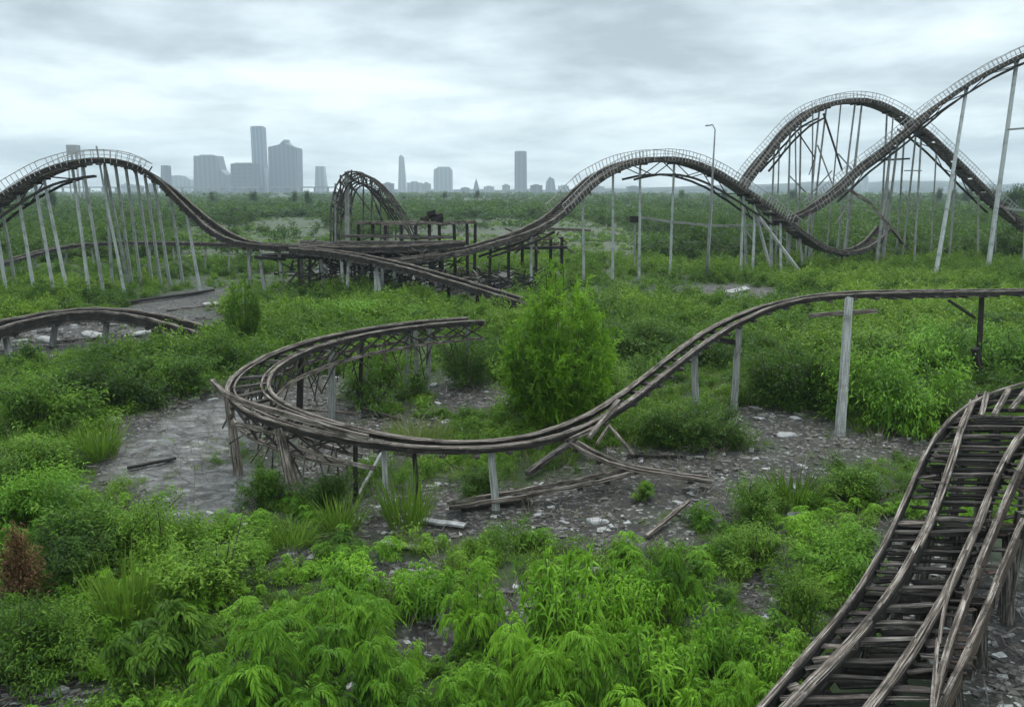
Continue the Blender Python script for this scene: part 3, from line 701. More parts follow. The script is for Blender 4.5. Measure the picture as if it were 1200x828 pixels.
for x, y in ((393,214),(399,204),(405,200),(408,199),(412,198),(426,202),(436,210),(446,221),(455,232),(464,247)):
    mb = MB(); mb.beam(foot(x,84.5), at(x,y+1,84.5), .14 if x not in (405,408) else .2, .16, up=Vector((0,1,0)), seg=3, wob=.04); mb.build('support_post', M['post'] if x in (405,408,393) else M['tie'], Dm)
for a, b_ in [((388,240),(410,262)),((410,215),(436,250)),((400,262),(412,212)),((426,205),(450,262)),((415,230),(398,258)),((440,240),(455,275))]:
    mb = MB(); mb.beam(at(*a,84.6), at(*b_,84.6), .12, .12); mb.build('cross_brace', M['tie'], Dm)

# ------------------------------------------------------------------ collapsed rails, centre
def small_track(name, label, ctrl, gauge, w, mat='rail'):
    cv = Curve([Vector(c) for c in ctrl], .3); root = empty(name, cv.p[0].copy(), label, 'broken rail')
    for s_ in (-1, 1):
        mb = MB(); sweep(mb, cv, s_*gauge/2, 0, w, w*1.3, jit=.015); mb.build('rail', M[mat], root)
    for i in range(1, len(cv.p)-1, 3):
        if rnd.random() < .6:
            mb = MB(); mb.beam(cv.off(i,-gauge/2-.1,-w*.9), cv.off(i,gauge/2+.1,-w*.9), .14, .08); mb.build('sleeper', M['dark'], root)
    return root
def gp(px, py, z): return G(px, py, z)
small_track('fallen_track', 'fallen pair of rails sloping from the splintered joint down to the right onto rubble', [gp(672,519,1.0), gp(700,535,.8), gp(740,549,.6), gp(790,556,.5), gp(832,563,.3)], .3, .10)
small_track('fallen_track', 'fallen pair of rails lying leftwards along the mud below the small post', [gp(742,551,.5), gp(700,561,.5), gp(650,571,.4), gp(590,582,.35), gp(525,592,.25)], .42, .09)
def plank(label, a, b, w, h, za, zb, mat='rail', name='fallen_plank'):
    pa = G(a[0], a[1]); pb = G(b[0], b[1]); pa.z = gh(pa.x, pa.y)+za; pb.z = gh(pb.x, pb.y)+zb
    mb = MB(); mb.beam(pa, pb, w, h, seg=4, wob=w*.12, taper=rnd.uniform(.8,1)); return tag(mb.build(name, M[mat]), label, 'plank')
PL = [
 ('dark beam rising out of the collapsed rails towards the splintered joint', (618,560),(674,536),.2,.16,.2,.7,'tie'),
 ('short stick standing crossed over the fallen rails', (703,520),(742,552),.1,.08,1.1,.5,'rail'),
 ('pale thin branch-like plank leaning on the mud right of centre', (758,630),(806,602),.12,.08,.08,.35,'rail'),
 ('pale board poking from grass right of the pale leaning plank', (878,584),(908,600),.16,.08,.25,.08,'rail'),
 ('white weathered board lying flat below the small centre post', (486,612),(545,618),.26,.06,.12,.1,'stone'),
 ('short pale board half buried left of the white board', (446,640),(492,645),.22,.06,.1,.08,'stone'),
 ('thin pale board against the right grass clump beside the sleepers', (958,580),(1030,578),.16,.1,.12,.12,'tie'),
 ('dark splintered board on rubble below the tall leaning post', (1012,586),(1052,580),.16,.1,.1,.12,'dark'),
 ('long dark plank lying behind the fallen rails', (735,536),(800,540),.14,.1,.1,.1,'dark'),
 ('dark plank lying across the mud under the small post', (540,600),(620,590),.16,.1,.1,.1,'dark'),
 ('thin plank propped between two posts of the hairpin', (420,580),(452,556),.08,.08,.1,1.0,'post'),
 ('low horizontal plank on the mud inside the hairpin', (355,485),(420,489),.12,.1,.3,.3,'rail'),
 ('dark plank in the hairpin mud next to the yellow grass', (420,480),(470,492),.14,.1,.2,.15,'dark'),
 ('weathered board on the left rubble below the low track', (60,402),(118,398),.3,.08,.1,.1,'tie'),
 ('pale plank at the right end of the left rubble strip', (196,366),(262,358),.3,.1,.1,.1,'rail'),
 ('long dark log along the rubble strip behind the low track', (130,360),(250,342),.4,.2,.2,.2,'dark'),
 ('half sunk plank at the lower end of the grey path', (150,552),(206,540),.14,.08,.1,.1,'dark'),
 ('thin fallen lath beside the lower left mud patch', (64,800),(112,792),.06,.04,.05,.08,'post'),
]
for p in PL: plank(*p[:1], *p[1:6], *p[6:])
def slabthing(label, px, py, r, h, seed, mat='stone', name='concrete_chunk'):
    rr = random.Random(seed); c = G(px, py); z = gh(c.x, c.y); n = 9
    mb = MB(); ring = []
    for lvl, (k, zz) in enumerate([(1.0,-.08),(1.05,h*.5),(.85,h)]):
        if lvl == 0: rad = [r*rr.uniform(.6,1.15) for _ in range(n)]; tlt = rr.uniform(-.08,.08)
        ring.append([Vector((c.x+rad[j]*k*math.cos(2*math.pi*j/n), c.y+rad[j]*k*.7*math.sin(2*math.pi*j/n), z+zz+tlt*math.cos(2*math.pi*j/n)*r*3+rr.uniform(-.01,.01))) for j in range(n)])
    mb.rings(ring); return tag(mb.build(name, M[mat]), label, 'rubble')
CH = [
 ('pale flat chunk beside the pale leaning plank', 818,610,.34,.12),('white slab lying on bare ground left of the tall leaning post', 922,511,.42,.1),
 ('pale chunk in the grass under the near track', 917,703,.28,.1),('small white chunk right of the pale grass board', 934,604,.28,.1),
 ('bright slab on the rubble strip behind the low left track', 248,357,1.1,.15),('bright chunk under the crest of the low left track', 166,392,1.2,.2),
 ('bright broken slab left of the low left track post', 112,394,.9,.2),('pale slab on the rubble just below the low track', 60,400,1.0,.15),
 ('pale chunk on the mud inside the hairpin', 300,470,.4,.2),('pale stone at the right edge of the grey path', 283,618,.22,.12),
 ('white chunk among weeds below the centre mud', 512,722,.3,.12),('pale chunk between the foreground weeds at centre', 700,672,.24,.12),
 ('white stone at the middle of the bare centre mud', 700,612,.28,.12),('pale stone left on the grey path edge', 246,600,.12,.06),
 ('white slab in the lower left corner mud', 60,812,.3,.06),('pale flat stone on the far bare strip right of the tall bush', 860,341,1.6,.12),
 ('second pale flat stone nearer on the far bare strip', 830,353,1.2,.12)]
for i, c in enumerate(CH): slabthing(c[0], c[1], c[2], c[3], c[4], 40+i)

# ------------------------------------------------------------------ lamp, tower
LP = empty('lamp_post', foot(828,86), 'tall thin grey lamp post with a short arm behind the middle hump', 'lamp post')
tp = at(838,152,86)
mb = MB(); mb.pole(foot(828,86), tp, .16, .07, 8, 4, .02); mb.build('pole', M['steel'], LP, True)
mb = MB(); mb.pole(tp, at(835,146,86), .05, .05, 6); mb.pole(at(835,146,86), at(831,147,86), .05, .05, 6); mb.build('arm', M['steel'], LP)
mb = MB(); p = at(831,147.5,86); mb.beam(p+Vector((-.35,0,0)), p+Vector((.25,0,.05)), .22, .14, taper=.6); mb.build('lamp_head', M['steel'], LP)

def facade(name, c1, c2, sx, sz):
    m, nt, out = new_mat(name); L = nt.links
    geo = N(nt, 'ShaderNodeTexCoord'); mp = N(nt, 'ShaderNodeMapping'); mp.inputs['Scale'].default_value = (1,1,1); L.new(geo.outputs['Object'], mp.inputs[0])
    br = N(nt, 'ShaderNodeSeparateXYZ'); L.new(mp.outputs[0], br.inputs[0])
    def stripes(src, per, duty):
        a = N(nt, 'ShaderNodeMath', operation='DIVIDE', inp={1: per}); L.new(src, a.inputs[0])
        f = N(nt, 'ShaderNodeMath', operation='FRACT'); L.new(a.outputs[0], f.inputs[0])
        g = N(nt, 'ShaderNodeMath', operation='GREATER_THAN', inp={1: duty}); L.new(f.outputs[0], g.inputs[0]); return g.outputs[0]
    v = stripes(br.outputs['X'], sx, .35); h = stripes(br.outputs['Z'], sz or 9, .4 if sz else -1)
    mul = N(nt, 'ShaderNodeMath', operation='MULTIPLY'); L.new(v, mul.inputs[0]); L.new(h, mul.inputs[1])
    c = mixc(nt, mul.outputs[0], c1, c2)
    b = N(nt, 'ShaderNodeBsdfPrincipled', inp={'Roughness': 0.5}); L.new(c, b.inputs['Base Color']); L.new(b.outputs[0], out.inputs[0]); return m
M['glassy'] = facade('dark_glass_facade', (0.13,0.15,0.19), (0.085,0.10,0.14), 11, 0)
M['blueg'] = facade('blue_glass_facade', (0.24,0.28,0.34), (0.13,0.16,0.22), 9, 0)
M['slate'] = facade('slate_facade', (0.11,0.12,0.15), (0.07,0.08,0.11), 14, 10)
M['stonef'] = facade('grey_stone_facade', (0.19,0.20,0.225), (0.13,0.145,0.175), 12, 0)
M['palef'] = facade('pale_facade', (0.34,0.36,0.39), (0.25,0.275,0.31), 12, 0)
M['concrete'] = facade('plain_concrete', (0.30,0.31,0.32), (0.27,0.28,0.29), 20, 20)

WT = empty('lattice_tower', foot(86,620), 'distant box-topped tower on legs rising behind the left hill crest', 'tower')
p0 = at(80,170,620); p1 = at(92,181,620)
mb = MB(); cx_ = (p0.x+p1.x)/2; mb.beam((cx_,620,p1.z), (cx_,620,p0.z), p1.x-p0.x, 7, up=Vector((0,1,0))); mb.build('tank', M['concrete'], WT)
for dx in (-3.2,0,3.2):
    for dy in (-2.8, 2.8):
        mb = MB(); mb.beam((cx_+dx,620+dy,-1), (cx_+dx,620+dy,p1.z+.5), .8, .8, up=Vector((0,1,0))); mb.build('leg', M['concrete'], WT)
for zz in (12,24,32):
    mb = MB(); mb.beam((cx_-3.4,617.2,zz), (cx_+3.4,617.2,zz), .5, .5); mb.build('cross_brace', M['concrete'], WT)

# ------------------------------------------------------------------ skyline
YC = 2200
def zt(py, Y): return at(600, py, Y).z
def prism(name, label, outline, depth, Y, mat, roofbits=(), steps=(), group=None, cat='skyscraper'):
    """outline: photo columns/rows of the silhouette, at distance Y; extruded by depth"""
    base = foot(sum(p[0] for p in outline)/len(outline), Y); root = empty(name, base, label, cat, group)
    mb = MB(); F_ = [at(x, y, Y) for x, y in outline]; F_ = [Vector((p.x, Y-depth/2, p.z if p.z > 12 else -2)) for p in F_]
    Bk = [Vector((p.x, Y+depth/2, p.z)) for p in F_]
    mb.rings([F_, Bk]); mb.build('tower_body', M[mat], root)
    for (x0, x1, y0, y1) in roofbits:
        a = at(x0, y0, Y); b_ = at(x1, y1, Y); mb = MB(); cx = (a.x+b_.x)/2; mb.beam((cx, Y, a.z-.5), (cx, Y, b_.z), b_.x-a.x, depth*.5, up=Vector((0,1,0))); mb.build('roof_block', M['concrete'], root)
    return root
prism('office_tower','broad slab tower with a stepped right shoulder, first of the big skyline group',[(231,226),(231,183),(258,183),(262,199),(268,205),(270,226)],50,YC,'stonef',[(236,250,183,181.5)])
prism('office_tower','low wide flat-topped block in front of the tallest skyline tower',[(274,226),(274,192),(300,192),(301,226)],50,YC-60,'slate',[(276,296,192,190.8)])
prism('office_tower','tallest thin skyline tower, flaring slightly to its foot',[(302,226),(298,190),(296,149),(309,149),(311,190),(315.5,226)],40,YC+40,'blueg',[(297,308,149,148)])
prism('office_tower','broad dark skyline tower with a small peaked roof',[(319,226),(318,173),(331,170),(335,165.5),(340,170),(351,174),(352,226)],60,YC,'glassy',[(334,338,166,164)])
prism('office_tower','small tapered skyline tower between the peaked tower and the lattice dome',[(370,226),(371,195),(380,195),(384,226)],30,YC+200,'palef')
prism('office_tower','tiny slim tower left of the skyline group, by the hill descent',[(190,226),(191,194),(198,194),(199,226)],24,YC-200,'stonef',[(190.3,198.7,196,194)])
prism('domed_hall','low pale rounded hall at the left foot of the skyline',[(199,226),(200,209),(206,206),(214,205.5),(222,207),(228,211),(229,226)],60,YC+300,'palef',cat='building')
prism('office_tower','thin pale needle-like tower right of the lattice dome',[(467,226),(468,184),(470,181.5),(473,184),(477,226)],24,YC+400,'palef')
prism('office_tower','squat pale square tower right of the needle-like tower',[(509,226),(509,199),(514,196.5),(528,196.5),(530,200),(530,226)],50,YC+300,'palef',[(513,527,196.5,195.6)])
prism('office_tower','lone flat-topped tower near the centre of the horizon',[(603,226),(603,178),(617,178),(617.5,226)],40,YC+100,'stonef',[(604,616,178,177)])
prism('office_tower','small stepped building right of the lone flat-topped tower',[(639,226),(640,213),(644,207),(649,210),(652,226)],30,YC+300,'stonef')
prism('church','small spired silhouette midway between the squat tower and the lone tower',[(554,226),(556,216),(558,209),(560,215),(563,226)],20,YC+200,'stonef',cat='church')
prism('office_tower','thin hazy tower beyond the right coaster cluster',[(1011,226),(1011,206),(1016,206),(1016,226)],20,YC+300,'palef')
rb = random.Random(3)
spots = [(455,12,8),(486,16,9),(500,9,8),(545,10,4),(573,12,5),(593,9,6),(628,14,6),(660,12,6),(700,14,5),(742,16,5),(150,10,8),(162,8,6),(178,10,8),(418,10,4),(440,9,5),(900,12,5),(1050,14,5),(1110,14,4),(20,12,5),(45,10,5)]
lowp = None
for i, (x, w, h) in enumerate(spots):
    Yq = 2000+rb.uniform(-250,350)
    if i < 3:
        r_ = prism('low_building','small hazy low building in the row along the horizon',[(x-w/2,226),(x-w/2,223-h),(x+w/2,223-h),(x+w/2,226)],30,Yq,['stonef','palef','concrete'][i],[(x-w/4,x+w/5,223-h,221.5-h)],group='low buildings along the horizon',cat='building')
        lowp = (lowp or []) + [(r_, w, h, Yq)]
    else:
        src, w0, h0, Y0 = lowp[i % 3]
        duplicate(src, foot(x, Yq), None, (w/w0*Yq/Y0, 1, (h+2)/(h0+2)))
VI = empty('elevated_road', foot(230,1500), 'long thin pale elevated road running level below the skyline group', 'bridge')
mb = MB(); a = at(50,219.5,1500); b_ = at(392,219.5,1500); mb.beam(a, b_, 12, 2.2); mb.build('deck', M['concrete'], VI)
for k in range(22):
    x = a.x+(b_.x-a.x)*(k+.5)/22; mb = MB(); mb.beam((x,1500,-1),(x,1500,a.z-1), 3, 3, up=Vector((0,1,0))); mb.build('pier', M['concrete'], VI)

# ------------------------------------------------------------------ foliage (numpy leaf clouds)
def rot(v, yaw):
    c, s = np.cos(yaw), np.sin(yaw); return np.stack([v[...,0]*c-v[...,1]*s, v[...,0]*s+v[...,1]*c, v[...,2]], -1)
def leaves(base, d, length, width, droop, r, nseg=2, fold=0.0):
    """base,d (n,3); -> quads (n*nseg,4,3)"""
    n = len(base); d = d/np.linalg.norm(d, axis=1, keepdims=True)
    side = np.cross(d, r.normal(size=(n,3))*.35+np.array([0,0,1.])); side /= np.linalg.norm(side, axis=1, keepdims=True)+1e-9
    length = length[:,None]; width = width[:,None]; out = []
    droop = np.broadcast_to(np.asarray(droop, float), (n,))[:,None]
    ts = np.linspace(0, 1, nseg+1)
    prof_ = {1:[.6,.6], 2:[.25,1.,.04], 3:[.2,1.,.75,.03]}[nseg]
    pts = [base + d*length*t + np.array([0,0,-1.])*length*droop*(t**2) for t in ts]
    if nseg == 1:
        mid = base + d*length*.45 - np.array([0,0,1.])*length*droop*.2
        return np.stack([base, mid+side*width/2, pts[1], mid-side*width/2], 1)
    for k in range(nseg):
        w0 = width*prof_[k]/2; w1 = width*prof_[k+1]/2
        out.append(np.stack([pts[k]-side*w0, pts[k]+side*w0, pts[k+1]+side*w1, pts[k+1]-side*w1], 1))
    return np.stack(out, 1).reshape(-1, 4, 3)
def unit(r, n, up=0.0):
    v = r.normal(size=(n,3)); v[:,2] = np.abs(v[:,2])*(1 if up else 1)+up; return v/np.linalg.norm(v, axis=1, keepdims=True)
def shrub(seed, h=1.0, rad=.5, shoots=60, per=14, ll=.1, lw=.03, droop=.5, lobes=5, spread=.6, nseg=1, column=0.0):
    """leafy shoots fanning through an uneven multi-lobed crown"""
    r = np.random.default_rng(seed)
    lc = np.stack([r.uniform(-.75,.75,lobes)*rad, r.uniform(-.75,.75,lobes)*rad, r.uniform(.22,.66,lobes)*h], 1); lc[0] = (0,0,h*.62)
    lr = r.uniform(.22,.50,lobes)*rad; lh = lr/rad*h*r.uniform(.5,.95,lobes)*.9
    if column: lh *= 1.25; lc[:,2] = r.uniform(.25,.7,lobes)*h
    li = r.integers(0, lobes, shoots); dv = r.normal(size=(shoots,3)); dv /= np.linalg.norm(dv, axis=1, keepdims=True)
    dv[:,2] = np.where(dv[:,2] < -.3, -dv[:,2], dv[:,2])
    k = (r.uniform(.40,1.12,shoots)+(r.random(shoots) < .12)*r.uniform(.1,.5,shoots))[:,None]
    tip = lc[li]+dv*np.stack([lr[li], lr[li], lh[li]], 1)*k; tip[:,2] = np.clip(tip[:,2], .06*h, h*1.05)
    skirt = r.random(shoots) < .28; tip[skirt,2] *= r.uniform(.2,.7,skirt.sum()); tip[skirt,:2] *= 1.12
    root = tip*np.array([.45,.45,.0]) + np.array([0,0,1.])*tip[:,2:3]*.45
    t = r.uniform(.1,1,(shoots,per))**.8
    base = (root[:,None]*(1-t[...,None])+tip[:,None]*t[...,None]).reshape(-1,3)
    axis_ = np.repeat(tip-root, per, 0); axis_ /= np.linalg.norm(axis_, axis=1, keepdims=True)+1e-9
    n = len(base); d = axis_*.7+r.normal(size=(n,3))*spread; d[:,2] += .15
    base += r.normal(size=(n,3))*ll*.5; base[:,2] = np.maximum(base[:,2], .01)
    q = leaves(base, d, r.uniform(.6,1.3,n)*ll, r.uniform(.7,1.3,n)*lw, r.uniform(.4,1.4,n)*droop, r, nseg)
    tint = np.repeat(np.clip(np.repeat(r.uniform(0,.7,shoots), per)+r.uniform(-.15,.35,n), 0, 1), nseg)
    stems = [(Vector((float(a[0])*.15, float(a[1])*.15, 0)), Vector(a)) for a in tip[::max(1, shoots//14)]]
    return q, tint, stems
def herb(seed, h=1.0, stems=9, whorls=6, per=6, ll=.28, lw=.045, droop=.75, rad=.35, nseg=3):
    """upright weed stems with arching, hanging lance leaves, densest at the top"""
    r = np.random.default_rng(seed); Q = []; Tn = []; ST_ = []
    for s in range(stems):
        a = r.uniform(0, 6.28); ra = rad*math.sqrt(r.random()); hh = h*r.uniform(.6,1.05)*(1-.3*(ra/rad))
        foot_ = np.array([math.cos(a)*ra*.35, math.sin(a)*ra*.35, 0]); top = np.array([math.cos(a)*ra*1.2, math.sin(a)*ra*1.2, hh])
        ST_.append((Vector(foot_), Vector(top)))
        tb = r.uniform(.1,.7)
        for w in range(whorls):
            t = .25+.75*(w+1)/whorls; c = foot_*(1-t)+top*t; ph = r.uniform(0, 6.28)
            m_ = per; an = ph+np.arange(m_)*6.28/m_+r.normal(size=m_)*.25
            el = .25+.65*t+r.normal(size=m_)*.15 + (.35 if w == whorls-1 else 0)
            d = np.stack([np.cos(an)*np.cos(el), np.sin(an)*np.cos(el), np.sin(el)], 1)
            L_ = ll*r.uniform(.7,1.2,m_)*(1.1-.35*abs(t-.7)); q = leaves(np.repeat(c[None], m_, 0), d, L_, np.full(m_, lw)*r.uniform(.8,1.2,m_), r.uniform(.6,1.2,m_)*droop, r, nseg)
            Q.append(q); Tn.append(np.clip(np.repeat(tb+.3*t*r.uniform(.4,1.2,m_), nseg), 0, 1))
    return np.concatenate(Q), np.concatenate(Tn), ST_
def frond(seed, heads=5, per=8, leaf=18, L=.42, ll=.10, lw=.022, rad=.45, side=.6):
    """weed with several stems, each crowned by arching fronds of small paired leaflets"""
    r = np.random.default_rng(seed); Q = []; Tn = []; ST_ = []
    for s in range(heads):
        a = r.uniform(0, 6.28); ra = rad*math.sqrt(r.random())*(s > 0); hh = r.uniform(.55,.92)*(1-.35*ra/rad) if s else .88
        f0 = np.array([math.cos(a)*ra*.4, math.sin(a)*ra*.4, 0]); top = np.array([math.cos(a)*ra, math.sin(a)*ra, hh]); ST_.append((Vector(f0), Vector(top))); tb = r.uniform(.15,.75)
        for w_ in range(per*2):
            lvl = 1 if w_ < per else r.uniform(.3,.9); c = f0*(1-lvl)+top*lvl; an = r.uniform(0,6.28) if w_ >= per else 6.28*w_/per+r.normal()*.25
            el = r.uniform(.15,1.0); Lf = L*r.uniform(.65,1.15)*(1 if w_ < per else side); d = np.array([math.cos(an)*math.cos(el), math.sin(an)*math.cos(el), math.sin(el)])
            t = np.linspace(.12, 1, leaf//2); ax = c+d*Lf*t[:,None]-np.array([0,0,1.])*(Lf*.75*t**2)[:,None]; tg = d-np.array([0,0,1.])*(1.5*t)[:,None]; tg /= np.linalg.norm(tg,axis=1,keepdims=True)
            sd = np.cross(tg, np.array([0,0,1.])); sd /= np.linalg.norm(sd,axis=1,keepdims=True)+1e-9
            for sg in (-1,1):
                dd = tg*.75+sd*sg*.75+r.normal(size=tg.shape)*.14; n_ = len(t)
                Q.append(leaves(ax, dd, ll*(1.15-.5*t)*r.uniform(.8,1.2,n_), np.full(n_,lw), np.full(n_,.45), r, 1)); Tn.append(np.clip(tb+.25*t+r.uniform(-.1,.2,n_),0,1))
    return np.concatenate(Q), np.concatenate(Tn), ST_
def plume(seed, stems=72, per=16, ll=.05, lw=.0105):
    """tall sapling: upright wands from one base, widest low down and drawn to an uneven point"""
    r = np.random.default_rng(seed); Q = []; Tn = []; ST_ = []
    for s in range(stems):
        a = r.uniform(0,6.28); q = math.sqrt(r.random()); hh = (1-.50*q**1.3)*r.uniform(.86,1.03); ra = .40*q
        f0 = np.array([math.cos(a)*ra*.25, math.sin(a)*ra*.25, 0]); top = np.array([math.cos(a)*ra, math.sin(a)*ra, hh]); ST_.append((Vector(f0), Vector(top))); tb = r.uniform(0,.65)
        nt_ = 18
        for w_ in range(nt_):
            lvl = .12+.88*(w_+r.random())/nt_; c = f0*(1-lvl)+top*lvl+np.array([math.cos(a),math.sin(a),0])*.10*math.sin(lvl*3.1)
            an = r.uniform(0,6.28); el = r.uniform(.3,1.2); d = np.array([math.cos(an)*math.cos(el), math.sin(an)*math.cos(el), math.sin(el)]); Lf = r.uniform(.04,.17)*(1.2-.6*lvl)*(1.5 if r.random() < .08 else 1)
            t = r.uniform(0,1,per); ax = c+d*Lf*t[:,None]; dd = d+r.normal(size=(per,3))*.6; Q.append(leaves(ax, dd, ll*r.uniform(.6,1.3,per), lw*r.uniform(.7,1.3,per), .3, r, 1)); Tn.append(np.clip(tb+r.uniform(-.1,.4,per),0,1))
    return np.concatenate(Q), np.concatenate(Tn), ST_[::3]
def grass(seed, n=40, h=.6, rad=.2, w=.014, lean=.45, nseg=2):
    r = np.random.default_rng(seed); a = r.uniform(0,6.28,n); ra = rad*np.sqrt(r.random(n))*.6
    base = np.stack([np.cos(a)*ra, np.sin(a)*ra, np.zeros(n)], 1); d = np.stack([np.cos(a), np.sin(a), np.zeros(n)], 1)*r.uniform(.05,lean,n)[:,None]+r.normal(size=(n,3))*.1; d[:,2] = 1
    q = leaves(base, d, r.uniform(.5,1.1,n)*h, r.uniform(.7,1.3,n)*w, r.uniform(.05,.5,n), r, nseg)
    return q, np.repeat(r.uniform(0,1,n), nseg), []
def cloud_mesh(name, Q, tint, mat):
    me = bpy.data.meshes.new(name); co = Q.reshape(-1,3); q = np.arange(len(co)).reshape(-1,4)
    fast_mesh(me, co, q); at2 = me.attributes.new('tint', 'FLOAT', 'FACE'); at2.data.foreach_set('value', tint.astype(np.float32))
    me.materials.append(mat); return me
class Scatter:
    def __init__(s): s.Q = []; s.T = []
    def add(s, tmpl, P, S, yaw, SZ=None, tint=None):
        Qt, Tt = tmpl[0], tmpl[1]; n = len(P)
        if n == 0: return
        SZ = S if SZ is None else SZ
        q = rot(np.broadcast_to(Qt[None], (n,)+Qt.shape), yaw[:,None,None])
        q = q*np.stack([S,S,SZ], -1)[:,None,None,:]+P[:,None,None,:]
        s.Q.append(q.reshape(-1,4,3).astype(np.float32)); tt = np.broadcast_to(Tt[None], (n,len(Tt)))
        if tint is not None: tt = np.clip(tt*.7+tint[:,None]*.5, 0, 1)
        s.T.append(tt.reshape(-1).astype(np.float32))
    def build(s, name, mat):
        me = cloud_mesh(name, np.concatenate(s.Q), np.concatenate(s.T), mat); return tag(put(name, me), kind='stuff')

# ---- individual plants
PROTO = {}
def proto(key):
    if key in PROTO: return PROTO[key]
    kind, v = key
    if kind == 'feather': t = plume(100+v); mat = 'leaf_light'
    elif kind == 'sapling': t = plume(140+v, 46, 14, .055, .016); mat = 'leaf_mid'
    elif kind == 'bush': t = shrub(200+v, 1, .62, 420, 18, .062, .018, .6, 11, .6, 1); mat = 'leaf_mid'
    elif kind == 'dark': t = shrub(300+v, 1, .60, 420, 18, .058, .018, .5, 10, .6, 1); mat = 'leaf_dark'
    elif kind == 'bright': t = shrub(400+v, 1, .64, 420, 18, .072, .018, .8, 11, .55, 1); mat = 'leaf_bright'
    elif kind == 'weed': t = frond(500+v, 13, 9, 26, .40, .095, .020, .65) if v < 4 else herb(500+v, 1, 24, 6, 7, .30, .038, .9, .62); mat = 'leaf_bright'
    elif kind == 'weedm': t = frond(520+v, 9, 8, 14, .30, .13, .040, .5); mat = 'leaf_mid'
    elif kind == 'grass': t = grass(600+v, 260, 1.0, .45, .018, .55, 2); mat = 'grass'
    elif kind == 'straw': t = grass(620+v, 900, .8, 1.0, .014, .7, 2); mat = 'straw'
    elif kind == 'brown': t = shrub(640+v, 1, .28, 240, 18, .05, .014, .5, 4, .5, 1, column=1); mat = 'brown'
    fm = cloud_mesh(kind+'_foliage', t[0], t[1], M[mat]); sm = None
    if t[2]:
        mb = MB()
        for a, b2 in t[2]: mb.pole(a, b2, .010 if kind != 'feather' else .006, .004 if kind != 'feather' else .002, 4)
        o = mb.build('stem', M['bark']); sm = o.data
        sm.transform(__import__('mathutils').Matrix.Translation(o.location)); bpy.data.objects.remove(o)
    PROTO[key] = (fm, sm); return PROTO[key]
NAME = {'feather':('tall_shrub','shrub'),'sapling':('tall_shrub','shrub'),'bush':('bush','bush'),'dark':('bush','bush'),'bright':('bush','bush'),'weed':('weed_plant','weed'),'weedm':('weed_plant','weed'),'grass':('grass_tuft','grass tuft'),'straw':('grass_tuft','grass tuft'),'brown':('dead_plant','dead plant')}
pr = random.Random(11)
def plant(kind, v, px, base, top, w, label, group=None):
    fm, sm = proto((kind, v)); c = G(px, base); depth = c.y*CT+H*ST
    p = at(px, top, c.y+.0); hz = p.z; c.z = gh(c.x, c.y)-.03
    wd = w*depth/1000; ref = {'feather':.98,'sapling':.98,'bush':1.05,'dark':1.05,'bright':1.1,'weed':1.5,'weedm':1.3,'grass':1.1,'straw':2.0,'brown':.5}[kind]
    r_ = empty(NAME[kind][0], c, label, NAME[kind][1], group)
    sz = (hz-c.z)/.98; sx = max(wd/ref, .50*sz if kind.startswith('weed') else 0); r_.scale = (sx, sx, sz); r_.rotation_euler = (0,0,pr.uniform(0,6.28))
    put('foliage', fm, r_)
    if sm: put('stems', sm, r_)
    return r_
